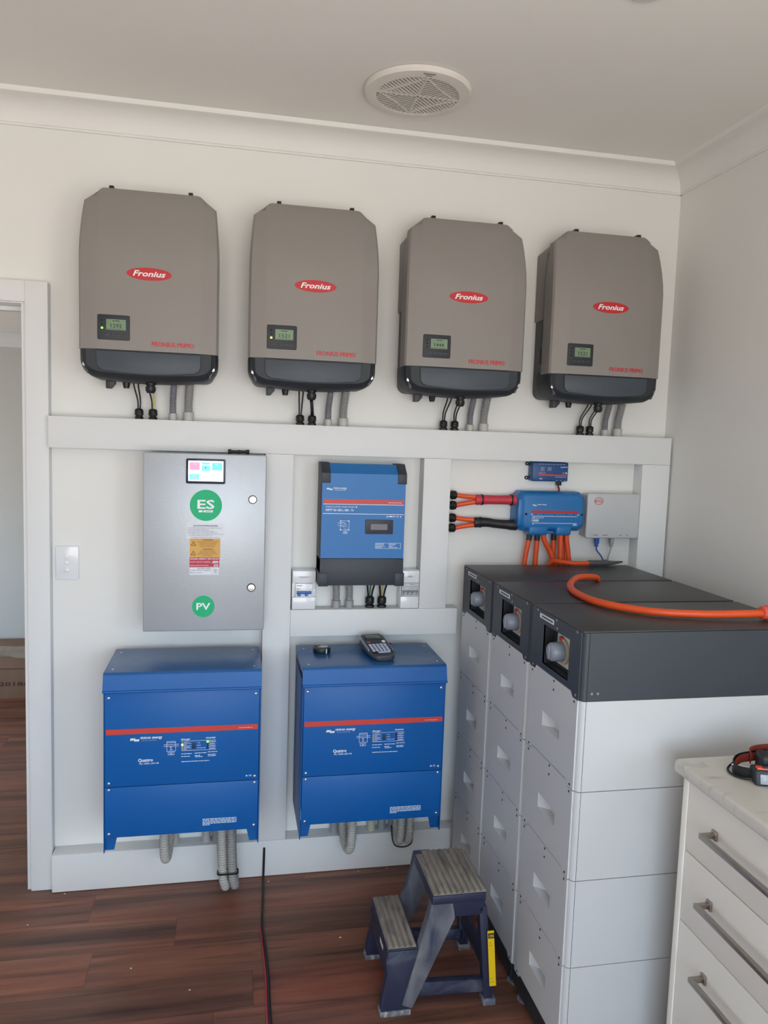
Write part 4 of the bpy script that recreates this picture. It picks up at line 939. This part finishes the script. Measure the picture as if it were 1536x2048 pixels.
# ------------------------------------------------------------------ battery stacks
XT0, XT1 = 1.446, 2.096
STK = [('front', -1.090), ('middle', -.760), ('rear', -.430)]
TD = .320
WHERE = {'front': 'the front battery stack', 'middle': 'the middle battery stack', 'rear': 'the rear battery stack'}
def module(nm, yf, zt, label):
    zb = zt-.2325; y0 = yf
    t = Thing('battery_module', label, 'battery', ((XT0+XT1)/2, yf+TD/2, zb), 'pale grey battery modules')
    # shell with rounded front-left corner
    r = .014
    c = [(XT0+.004+r-r*math.cos(a), y0+r-r*math.sin(a)) for a in [math.pi/2*k/5 for k in range(6)]]
    pl = c + [(XT1, y0), (XT1, y0+TD), (XT0+.03, y0+TD), (XT0+.03, y0+.05), (XT0+.004, y0+.05)]
    t.part('shell', MB().prism(pl, 'xy', zb+.0008, zt-.0008), M_BATT)
    t.part('corner_groove', MB().box(1.4632, 1.4642, y0-.0002, y0+.004, zb+.001, zt-.001), M_GROOVE)
    # side plate (four pieces round the handle pocket joined into one mesh, thickness 4 mm)
    hy0, hy1, hz0, hz1 = yf+.105, yf+.215, zb+.092, zb+.133
    n = .013; a, b = y0+.052, y0+TD-.045
    X0, X1 = XT0, XT0+.005
    sp = MB()
    ya, yb = y0+.012, y0+TD-.002
    def poly(p): sp.prism(p, 'yz', X0, X1)
    poly([(ya, zb+.001), (a-.010, zb+.001), (a, zb+n), (hy0, zb+n), (hy0, zt+n-.002), (a, zt+n-.002), (a-.010, zt-.001), (ya, zt-.001)])
    poly([(hy1, zb+n), (b, zb+n), (b+.008, zb+.001), (yb, zb+.001), (yb, zt-.001), (b+.008, zt-.001), (b, zt+n-.002), (hy1, zt+n-.002)])
    poly([(hy0, zb+n), (hy1, zb+n), (hy1, hz0), (hy0, hz0)]); poly([(hy0, hz1), (hy1, hz1), (hy1, zt+n-.002), (hy0, zt+n-.002)])
    sd = t.part('side_panel', sp, M_BATTSIDE, label='pale grey side plate')
    # handle pocket (inside faces)
    d = .024; pk = MB()
    O = [(hy0, hz0), (hy1, hz0), (hy1, hz1), (hy0, hz1)]; I = [(hy0+.002, hz0+.004), (hy1-.032, hz0+.004), (hy1-.032, hz1-.002), (hy0+.002, hz1-.002)]
    v = [(X0+.0005, p[0], p[1]) for p in O] + [(X0+d, p[0], p[1]) for p in I]
    pk.add(v, [(0, 1, 5, 4), (1, 2, 6, 5), (2, 3, 7, 6), (3, 0, 4, 7), (4, 5, 6, 7)])
    t.part('handle_pocket', pk, M_BATTSIDE, angle=10)
    for (yy, zz) in ((y0+.030, zt-.009), (y0+.153, zt-.020), (y0+.153, zt+.004), (y0+TD-.022, zt-.009), (y0+.030, zb+.009), (y0+TD-.022, zb+.009)):
        t.part('bolt_hole', MB().lathe((X0, yy, zz), (-1, 0, 0), [(.0036, 0), (.0034, .0006)], 8), M_HOLE, sd)
def head(nm, yf, label):
    zb, zt = 1.0035, 1.179; y0 = yf
    t = Thing('battery_head_unit', label, 'battery unit', ((XT0+XT1)/2, yf+TD/2, zb), 'graphite battery head units')
    r = .014
    c = [(XT0+.002+r-r*math.cos(a), y0+r-r*math.sin(a)) for a in [math.pi/2*k/5 for k in range(6)]]
    ch = .10
    pl = c + [(XT1, y0), (XT1, y0+TD-ch), (XT1-.085, y0+TD), (XT0+.05, y0+TD), (XT0+.05, y0+.05), (XT0+.002, y0+.05)]
    pl2 = c + [(XT1, y0), (XT1, y0+TD), (XT0+.05, y0+TD), (XT0+.05, y0+.05), (XT0+.002, y0+.05)]
    t.part('case', MB().prism(pl2, 'xy', zb+.001, zt-.004), M_HEAD)
    c3 = [(XT0+.0005, y0+.002), (XT1, y0+.002), (XT1, y0+TD-.002), (XT0+.0005, y0+TD-.002)]
    t.part('top_cover', MB().prism(c3, 'xy', zt-.004, zt), M_HEADTOP, bevel=.0015)
    t.part('corner_groove', MB().box(1.4632, 1.4645, y0-.0003, y0+.004, zb+.001, zt-.004), M_HOLE)
    for xx in (1.477, 1.493): t.part('screw', MB().lathe((xx, y0, 1.0225), (0, -1, 0), [(.0035, 0), (.0032, .0008), (.0015, .0009)], 10), M_KNOB)
    X0, X1 = XT0, XT0+.005; n = .013; a, b = y0+.052, y0+TD-.045
    hy0, hy1, hz0, hz1 = yf+.073, yf+.236, 1.032, 1.140
    ya, yb = y0+.010, y0+TD-.002; sp = MB()
    def poly(p): sp.prism(p, 'yz', X0, X1)
    poly([(ya, zb), (a-.010, zb), (a, zb+n), (hy0, zb+n), (hy0, zt-.004), (ya, zt-.004)])
    poly([(hy1, zb+n), (b, zb+n), (b+.008, zb), (yb, zb), (yb, zt-.004), (hy1, zt-.004)])
    poly([(hy0, zb+n), (hy1, zb+n), (hy1, hz0), (hy0, hz0)]); poly([(hy0, hz1), (hy1, hz1), (hy1, zt-.004), (hy0, zt-.004)])
    sd = t.part('side_panel', sp, M_HEAD)
    d = .030; v = [(X0+.0005, y, z) for y, z in ((hy0, hz0), (hy1, hz0), (hy1, hz1), (hy0, hz1))] + [(X0+d, y, z) for y, z in ((hy0, hz0), (hy1, hz0), (hy1, hz1), (hy0, hz1))]
    t.part('recess', MB().add(v, [(0, 1, 5, 4), (1, 2, 6, 5), (2, 3, 7, 6), (3, 0, 4, 7), (4, 5, 6, 7)]), M_BLKPL)
    # rotary isolator at the back of the recess
    ky, kz = yf+.154, 1.086
    pt = t.part('switch_plate', MB().box(X0+d-.001, X0+d-.005, ky-.046, ky+.046, kz-.042, kz+.042), M_KNOBPLATE, bevel=.001, label='beige isolator plate')
    t.part('switch_ring', MB().lathe((X0+d-.005, ky, kz), (-1, 0, 0), [(.034, 0), (.034, .006), (.029, .0062)], 28), M_KNOBRING, pt)
    t.part('lock_tab', MB().box(X0+d-.006, X0+d-.014, ky+.004, ky+.018, kz+.026, kz+.037), M_RED, pt, .001)
    t.part('rotary_knob', MB().lathe((X0+d-.008, ky, kz), (-1, 0, 0), [(.025, 0), (.0265, .010), (.0245, .034), (.020, .040), (.017, .041)], 24), M_KNOB, pt, label='grey rotary isolator knob')
    t.part('knob_grip', MB().box(X0+d-.047, X0+d-.052, ky-.006, ky+.006, kz-.019, kz+.019), M_KNOB, pt, .002)
    lb = t.part('name_label', MB().box(X0, X0-.0006, yf+.173, yf+.266, 1.1525, 1.1655), M_PAPER, sd, label='white printed label strip')
    lp = MB(); yy = yf+.252; rr = random.Random(17)
    while yy > yf+.190:
        l = rr.uniform(.006, .013); lp.box(X0-.0006, X0-.001, yy-l, yy, 1.1568, 1.1612); yy -= l+.0016
    t.part('lettering', lp, M_INK, lb)
    for (yy, zz) in ((yf+.282, 1.170), (yf+.156, 1.170), (yf+.151, 1.149), (yf+.033, 1.170), (yf+.026, 1.012), (yf+.298, 1.010)):
        t.part('screw', MB().lathe((X0, yy, zz), (-1, 0, 0), [(.0042, 0), (.004, .0007), (.002, .0008)], 10), M_KNOB, sd)
def base(nm, yf, label):
    t = Thing('battery_pedestal', label, 'pedestal', ((XT0+XT1)/2, yf+TD/2, 0), 'black battery bases')
    t.part('plinth', MB().box(XT0+.003, XT1, yf+.002, yf+TD, .026, .0705), M_BLKPL, bevel=.002)
    sp = MB(); a, b = yf+.052, yf+TD-.045
    sp.prism([(yf+.012, .028), (yf+TD-.002, .028), (yf+TD-.002, .0705), (b+.008, .0705), (b, .0825), (a, .0825), (a-.01, .0705), (yf+.012, .0705)], 'yz', XT0, XT0+.005)
    t.part('side_panel', sp, M_BLKPL)
    for xx in (XT0+.012, XT1-.03):
        for yy in (yf+.035, yf+TD-.035):
            t.part('levelling_foot', MB().lathe((xx+.01, yy, 0), (0, 0, 1), [(.0215, 0), (.0215, .004), (.014, .008), (.006, .010), (.006, .028)], 18), M_STEEL)
for nm, yf in STK:
    for k, wn in enumerate(('top', 'second from top', 'third from top', 'lowest')):
        module(nm, yf, 1.003-.233*k, f'pale grey battery module, {wn} in {WHERE[nm]}')
    head(nm, yf, {'front': 'graphite switch unit on top of the front battery stack, nearest the bench', 'middle': 'graphite switch unit on top of the middle battery stack', 'rear': 'graphite switch unit on top of the rear battery stack, nearest the wall'}[nm])
    base(nm, yf, f'black pedestal with levelling feet under {WHERE[nm]}')

t = Thing('charging_cable', 'long thick orange cable curving over the battery stacks to a coral connector', 'cable', (1.80, -.45, 1.179))
c = spline([(1.822, -.4345, 1.172), (1.812, -.437, 1.1885), (1.795, -.446, 1.1935), (1.757, -.466, 1.199), (1.708, -.492, 1.199), (1.650, -.573, 1.1915), (1.617, -.690, 1.1905), (1.628, -.825, 1.1905), (1.712, -.936, 1.1915), (1.827, -.986, 1.194), (1.93, -1.003, 1.197), (2.01, -1.008, 1.199)], .01)
t.part('jacket', MB().tube(c, [(.0105 if i > 2 else .0042+.0024*i) for i in range(len(c))], 16), M_ORANGE)
t.part('connector', MB().lathe((1.997, -1.007, 1.2005), (1, -.02, 0), [(.012, 0), (.018, .001), (.018, .012), (.0205, .014), (.0205, .030), (.017, .033), (.017, .05), (.0195, .053), (.0195, .095), (.014, .098)], 12), M_CORAL, label='coral plastic cable connector', bevel=.0006)

# ------------------------------------------------------------------ step stool
def stool():
    t = Thing('step_stool', 'dusty navy two-step plastic stool with ribbed treads beside the battery stacks', 'step stool', (1.20, -.67, 0))
    YN, YF = -.812, -.54
    def plate(poly, y0, y1, lean):      # side frame in x-z, leaning inwards towards the top
        m = MB()
        m.loft([[(x, y0 + lean*z, z) for x, z in poly], [(x, y1 + lean*z, z) for x, z in poly]])
        return m
    def side(yo, yi, lean, tag_):
        # split in convex-ish strips: front leg with riser, diagonal strut, top beam, rear leg
        m = plate([(1.036, .0), (1.118, .0), (1.128, .03), (1.143, .062), (1.160, .10), (1.1425, .19), (1.053, .19), (1.046, .165), (1.050, .12), (1.036, .05)], yo, yi, lean)
        t.part('front_leg', m, M_NAVY, bevel=.004)
        m = plate([(1.095, .03), (1.126, .018), (1.245, .275), (1.232, .345), (1.176, .345), (1.168, .29)], yo-.004*(1 if yo < yi else -1), yi, lean)
        t.part('diagonal_strut', m, M_NAVYD, bevel=.004)
        m = plate([(1.22, .275), (1.33, .275), (1.337, .34), (1.20, .345)], yo, yi, lean); t.part('top_beam', m, M_NAVY, bevel=.004)
        m = plate([(1.316, .30), (1.340, .30), (1.371, .0), (1.343, .0)], yo, yi, lean); leg = t.part('rear_leg', m, M_NAVY, bevel=.003)
        m = plate([(1.14, .045), (1.352, .036), (1.348, .075), (1.158, .085), (1.150, .09)], yo+.006*(1 if yo < yi else -1), yi, lean); t.part('bottom_rail', m, M_NAVY, bevel=.003)
    side(YN, YN+.03, .03, 'near'); side(YF, YF-.03, -.06, 'far')
    # cross members
    t.part('front_riser', MB().prism([(1.046, .115), (1.058, .115), (1.062, .185), (1.052, .185)], 'xz', YN+.03, YF-.03), M_NAVY, bevel=.002)
    t.part('rear_crossbar', MB().prism([(1.338, .10), (1.352, .10), (1.345, .17), (1.332, .17)], 'xz', YN+.03, YF-.03), M_NAVY, bevel=.002)
    # steps
    def step(x0, x1, y0, y1, z, notch, nrib, nm):
        o = [(x0, y0), (x1-notch*.3, y0), (x1, y0+notch), (x1, y1-notch), (x1-notch, y1), (x0+notch, y1), (x0+notch, y1-notch*.8), (x0, y1-notch*.8)]
        s = t.part(nm, MB().prism(o, 'xy', z-.030, z-.004), M_NAVY, bevel=.003)
        wdt = (x1-x0-.006)/nrib
        pad = [(x0+.003, y0+.004), (x1-.004, y0+.004), (x1-.003, y1-notch-.002), (x1-notch, y1-.004), (x0+notch+.003, y1-.004), (x0+notch+.003, y1-notch*.8-.002), (x0+.003, y1-notch*.8-.002)]
        p = t.part('tread_pad', MB().prism(pad, 'xy', z-.004, z-.0015), M_TREAD, s)
        for k in range(nrib):
            xa = x0+.003+wdt*k+wdt*.18; xb = xa+wdt*.62
            yt = y1-.006 if (xa > x0+notch+.002 and xb < x1-notch) else y1-notch-.006
            t.part('tread_rib', MB().box(xa, xb, y0+.005, yt, z-.0018, z+.0022), M_TREAD, p, .0006)
    step(1.172, 1.336, -.818, -.578, .356, .022, 9, 'top_step')
    step(1.050, 1.140, -.800, -.548, .196, .004, 5, 'lower_step')
    # feet
    for (xa, xb, y, sg) in ((1.032, 1.122, YN, 1), (1.338, 1.376, YN, 1), (1.032, 1.10, YF, -1), (1.338, 1.376, YF, -1)):
        t.part('rubber_foot', MB().box(xa, xb, y-.004*sg, y+.034*sg, 0, .016 if xb-xa > .05 else .02), M_FOOTR, bevel=.003)
    # yellow caution sticker on the rear leg
    sk = MB().prism([(1.3395, .232), (1.3590, .232), (1.3735, .062), (1.3540, .062)], 'xz', YN-.0055, YN-.0025)
    s = t.part('caution_sticker', sk, M_YSTICK, label='yellow caution sticker')
    t.part('sticker_print', MB().prism([(1.3415, .226), (1.3595, .226), (1.3610, .210), (1.3425, .210)], 'xz', YN-.0055, YN-.0062), M_INK, s)
    t.part('lettering', MB().text('ON', 1.3445, YN-.0062, .2135, .009, .0135, 'L', .02), M_YSTICK, s)
    t.part('sticker_print', MB().box(1.347, 1.352, YN-.0055, YN-.006, .196, .1967).box(1.347, 1.356, YN-.0055, YN-.006, .188, .1887).box(1.355, 1.362, YN-.0055, YN-.006, .085, .0857).box(1.355, 1.368, YN-.0055, YN-.006, .075, .0757), M_INK, s)
    t.part('paper_label', MB().prism([(1.0495, .165), (1.052, .165), (1.051, .12), (1.0485, .12)], 'xz', -.745, -.70), M_PAPER)
stool()

# ------------------------------------------------------------------ drawer cabinet and bench top
def kitchen():
    YB, YE = -1.214, -2.70  # unseen length extended to keep window light off the lower stacks
    single('benchtop', MB().box(1.638, XR-.001, YB+.010, YE-.03, .868, .9005), M_MARBLE, 'pale marble-look bench top with a rounded edge', 'bench top', (1.95, -1.95, .868), bevel=.008, seg=3)
    t = Thing('drawer_cabinet', 'off-white drawer cabinet with long nickel bar handles under the bench top', 'cabinet', (1.95, -1.95, 0))
    t.part('end_panel', MB().box(1.662, XR-.002, YB, YB-.018, .0, .8675), M_CAB, bevel=.001)
    t.part('end_panel', MB().box(1.662, XR-.002, YE, YE-.018, .0, .8675), M_CAB, bevel=.001)
    t.part('carcass', MB().box(1.690, XR-.002, YB-.019, YE+.001, .10, .8655), M_CAB)
    t.part('kickboard', MB().box(1.72, 1.735, YB-.019, YE+.001, .0, .10), M_CAB)
    for k, (z0, z1, hz) in enumerate(((.689, .861, .777), (.515, .686, .613), (.105, .512, .437))):
        d = t.part('drawer_front', MB().box(1.665, 1.6835, YB-.0205, YE+.003, z0, z1), M_CAB, bevel=.001)
        h = MB().prism([(1.626, -1.334), (1.662, -1.334), (1.662, -1.344), (1.636, -1.344), (1.636, -1.836), (1.662, -1.836), (1.662, -1.846), (1.626, -1.846)], 'xy', hz-.0045, hz+.0075)
        hd = t.part('handle', h, M_CHROME, d, .0012, label='brushed nickel bar handle')
        for yy in (-1.339, -1.841): t.part('handle_rosette', MB().prism([(yy-.009, hz-.0095), (yy+.009, hz-.0095), (yy+.009, hz+.0125), (yy-.009, hz+.0125)], 'yz', 1.665, 1.659), M_CHROME, d, .0015)
    # head torch
    t = Thing('head_torch', 'black and orange head torch with a crumpled strap on the bench top', 'head torch', (1.80, -1.33, .9005))
    Z = .9005
    ax = Vector((.95, -.30, 0)).normalized(); nx = Vector((-ax.y, ax.x, 0)) * -1
    o = Vector((1.738, -1.352, Z))
    def P(a, b, h): return tuple(o + ax*a + nx*b + Vector((0, 0, h)))
    def blk(a0, a1, b0, b1, h0, h1, tilt=0): return MB().loft([[P(a0, b0+tilt*h0, h0), P(a1, b0+tilt*h0, h0), P(a1, b1, h0), P(a0, b1, h0)], [P(a0, b0+tilt*h1, h1), P(a1, b0+tilt*h1, h1), P(a1, b1, h1), P(a0, b1, h1)]])
    t.part('lamp_body', blk(0, .085, .016, -.028, 0.001, .034, -.25), M_BLKPL, bevel=.005, seg=3)
    t.part('orange_bezel', blk(.006, .079, .012, -.012, .030, .0375, -.25), M_TORCHOR, bevel=.002)
    for a in (.018, .043): t.part('button', blk(a, a+.018, .004, -.006, .0365, .0395), M_CHAR, bevel=.001)
    t.part('lens', blk(.010, .074, .0185, .010, .006, .0265, -.25), M_LENS, bevel=.001)
    t.part('battery_pack', blk(.028, .14, -.03, -.075, .001, .050), M_BLKPL, bevel=.006, seg=3)
    t.part('orange_clip', blk(.045, .085, -.028, -.04, .046, .053), M_TORCHOR, bevel=.002)
    def band(pts, hgt, th, m, nm):
        c = spline(pts, .006); rings = []
        for i, p in enumerate(c):
            tn = (c[min(i+1, len(c)-1)]-c[max(i-1, 0)]).normalized(); nn = Vector((-tn.y, tn.x, 0)).normalized()*th
            up = Vector((0, 0, hgt)); rings.append([tuple(p-nn), tuple(p+nn), tuple(p+nn+up), tuple(p-nn+up)])
        t.part(nm, MB().loft(rings), m)
    band([P(.0, -.02, .002), P(-.020, -.035, .002), P(-.018, -.062, .004), P(.005, -.085, .012), P(.05, -.088, .02)], .019, .0009, M_STRAP, 'strap')
    band([P(.002, -.018, .001), P(-.024, -.036, .001), P(-.021, -.066, .002), P(.003, -.091, .008), P(.06, -.094, .02)], .024, .0012, M_BLACK, 'strap')
    band([P(.02, -.075, .014), P(.028, -.098, .022), P(.075, -.108, .028), P(.13, -.09, .03)], .024, .0012, M_STRAP, 'strap')
    t.part('lead', MB().tube(spline([P(.008, -.006, .008), P(-.016, -.014, .004), P(-.034, -.034, .004), P(-.034, -.06, .006), P(-.01, -.088, .012)], .005), .0026, 8), M_BLACK)
    t.part('strap_edging', MB().tube(spline([P(-.03, -.05, .02), P(-.012, -.04, .021), P(.012, -.032, .024), P(.03, -.034, .03)], .005), .0012, 6), M_WHITEINK)
kitchen()

# ------------------------------------------------------------------ wall switch, ceiling fan, downlight, doorway box, floor cord
t = Thing('light_switch', 'white light switch plate with two rockers and a fan speed dial', 'light switch', (.046, 0, 1.108))
t.part('plate', MB().prism(rrect(.0085, .0835, 1.1085, 1.226, .004), 'xz', 0, -.009), M_SWITCH, bevel=.002)
for z in (1.189, 1.168): t.part('rocker', MB().prism(rrect(.0365, .0520, z-.0085, z+.0085, .005), 'xz', -.009, -.0125), M_SWITCH, bevel=.0012)
t.part('dial', MB().lathe((.0430, -.009, 1.1415), (0, -1, 0), [(.0115, 0), (.0115, .002), (.0095, .0022), (.0090, .006), (.008, .0065)], 24), M_SWITCH)
m = MB()
for q in range(3):
    a = math.radians(90+120*q+20); m.prism([(.043, 1.1415), (.043+.006*math.cos(a-.35), 1.1415+.006*math.sin(a-.35)), (.043+.0068*math.cos(a), 1.1415+.0068*math.sin(a))], 'xz', -.0155, -.0159)
t.part('fan_symbol', m, M_COLLARG)

def exhaust_fan():
    cx, cy = 1.142, -.394; zc = ZC
    t = Thing('exhaust_fan', 'round white ceiling exhaust fan with a slatted grille', 'exhaust fan', (cx, cy, zc))
    R0, R1 = .164, .127
    t.part('rim', MB().loft([[(cx+r*math.cos(2*math.pi*k/56), cy+r*math.sin(2*math.pi*k/56), zc-h) for k in range(56)] for r, h in ((.150, 0), (R0, .002), (R0, .010), (.159, .017), (R1+.008, .021), (R1, .021), (R1, .003))], False), M_FAN)
    t.part('duct_shade', MB().lathe((cx, cy, zc-.0008), (0, 0, -1), [(R1+.006, 0), (R1+.006, .0015)], 40), M_HOLE)  # black disc paints in the shade of the duct behind the slats
    zb = zc-.020; s = t
    for q in range(4):
        a = math.pi/2*q
        d = Vector((math.cos(a), math.sin(a))); n_ = Vector((-d.y, d.x))*.0032
        t.part('rib', MB().prism([(cx-n_.x, cy-n_.y), (cx+d.x*R1-n_.x, cy+d.y*R1-n_.y), (cx+d.x*R1+n_.x, cy+d.y*R1+n_.y), (cx+n_.x, cy+n_.y)], 'xy', zb, zb+.012), M_FAN)
        # bowed rib joining neighbouring rib ends
        e0 = Vector((math.cos(a), math.sin(a)))*R1*.98; e1 = Vector((math.cos(a+math.pi/2), math.sin(a+math.pi/2)))*R1*.98
        mid = (e0+e1)*.5*.86
        cc = [Vector((cx, cy))+((1-u)**2*e0+2*u*(1-u)*mid+u*u*e1) for u in [k/10 for k in range(11)]]
        inn = [Vector((cx, cy))+((p-Vector((cx, cy)))*.965) for p in cc]
        m = MB(); m.loft([[(c_.x, c_.y, zb-.0002), (c_.x, c_.y, zb+.010), (i_.x, i_.y, zb+.010), (i_.x, i_.y, zb-.0002)] for c_, i_ in zip(cc, inn)])
        t.part('curved_rib', m, M_FAN)
        # slats run parallel to the quadrant's bisector, blade tilted
        b = Vector((math.cos(a+math.pi/4), math.sin(a+math.pi/4))); p = Vector((-b.y, b.x))
        closed = q % 2 == 1                # these blades lean towards the room's front
        k = 0
        off = -.085
        while off <= .0851:
            lo = abs(off)*1.0+.003; hi = math.sqrt(max(0, R1**2-off**2))-.001
            if hi-lo > .008:
                c0 = Vector((cx, cy))+b*lo+p*off; c1 = Vector((cx, cy))+b*hi+p*off
                w0 = p*.0022; tl = p*(.0062 if closed else .0004); hh = .011 if closed else .0045
                sg = 1 if (tl.y > 0) else -1
                tl = tl*sg
                m = MB().loft([[(c0.x-w0.x, c0.y-w0.y, zb), (c0.x+w0.x, c0.y+w0.y, zb), (c0.x+w0.x+tl.x, c0.y+w0.y+tl.y, zb+hh), (c0.x-w0.x+tl.x, c0.y-w0.y+tl.y, zb+hh)],
                               [(c1.x-w0.x, c1.y-w0.y, zb), (c1.x+w0.x, c1.y+w0.y, zb), (c1.x+w0.x+tl.x, c1.y+w0.y+tl.y, zb+hh), (c1.x-w0.x+tl.x, c1.y-w0.y+tl.y, zb+hh)]])
                t.part('slat', m, M_FAN)
            off += .0113; k += 1
    tx = MB().box(cx-.018, cx+.018, cy-.150, cy-.146, zc-.0205, zc-.0195).box(cx-.010, cx+.010, cy-.141, cy-.138, zc-.0215, zc-.0205)
    t.part('maker_print', tx, M_CONDUITD)
exhaust_fan()
t = Thing('downlight', 'round recessed ceiling downlight at the top edge of the picture', 'downlight', (1.54, -1.04, ZC))
t.part('rim', MB().lathe((1.54, -1.04, ZC), (0, 0, -1), [(.052, 0), (.052, .003), (.046, .007), (.040, .0072)], 36), mat('downlight rim', (232, 230, 226), .4))
t.part('diffuser', MB().lathe((1.54, -1.04, ZC-.0065), (0, 0, -1), [(.039, 0), (.036, .0022), (.02, .003)], 36), mat('downlight diffuser', (240, 240, 238), .5))

t = Thing('cardboard_box', 'long brown cardboard box lying in the next room, seen through the doorway', 'box', (-.85, 2.10, 0))
t.part('carton', MB().box(-1.55, -.15, 2.02, 2.30, 0, .30), M_CARD, bevel=.004)
t.part('torn_tape', MB().loft([[(x, 2.015+.004*math.sin(9*x), .262+.012*math.sin(23*x)), (x, 2.0195, .262), (x, 2.0195, .302), (x, 2.10, .3022), (x, 2.10, .3040+.002*math.sin(31*x)), (x, 2.012, .303+.005*math.sin(17*x))] for x in [-1.5+.045*k for k in range(30)]]), mat('torn paper tape', (158, 146, 132), .8, var=.1, scale=20))
t.part('crease', MB().box(-1.55, -.15, 2.0195, 2.018, .185, .19), mat('carton crease', (104, 78, 62), .9))
tx = MB().text('9/ 8 /2018/', -.595, 2.0195, .082, .024, .30, 'R', .012)
t.part('printing', tx, mat('carton ink', (70, 44, 34), .8))

cable('floor_cord', 'thin black cord running from the baseboard across the floor', [(.737, -.071, .115), (.736, -.074, .05), (.735, -.085, .006), (.730, -.20, .004), (.722, -.349, .004), (.727, -.48, .004), (.730, -.60, .004), (.728, -.80, .004), (.735, -1.2, .004), (.72, -1.7, .004)], .0042, M_BLACK, 'cord')
cable('floor_cord', 'thin red cord lying beside the black cord on the floor', [(.7145, -.36, .003), (.717, -.43, .003), (.7205, -.52, .003), (.7225, -.62, .003), (.720, -.80, .003), (.726, -1.2, .003), (.712, -1.7, .003)], .0032, M_REDCORD, 'cord')
for k, (x, y) in enumerate(((1.091, -.078), (1.202, -.076), (.753, -.099), (-.038, -.237), (.045, -.075), (.50, -.62), (.97, -.45), (.32, -.50))):
    r = random.Random(k); n = 6
    m = MB().loft([[(x+r.uniform(.6, 1)*s*.005*math.cos(2*math.pi*q/n), y+r.uniform(.5, 1)*s*.003*math.sin(2*math.pi*q/n), z) for q in range(n)] for s, z in ((1, .0002), (.6, .0018))])
    where = ['against the baseboard below the label maker unit', 'against the baseboard near the stool', 'beside the black cord near the baseboard', 'on the floor in front of the doorway', 'against the baseboard by the door casing', 'in the middle of the open floor left of the cord', 'on the floor between the cord and the stool', 'on the open floor below the single hose loop'][k]
    single('plaster_crumb', m, M_CRUMB, f'tiny pale plaster crumb {where}', 'crumb', (x, y, 0), 'plaster crumbs on the floor')
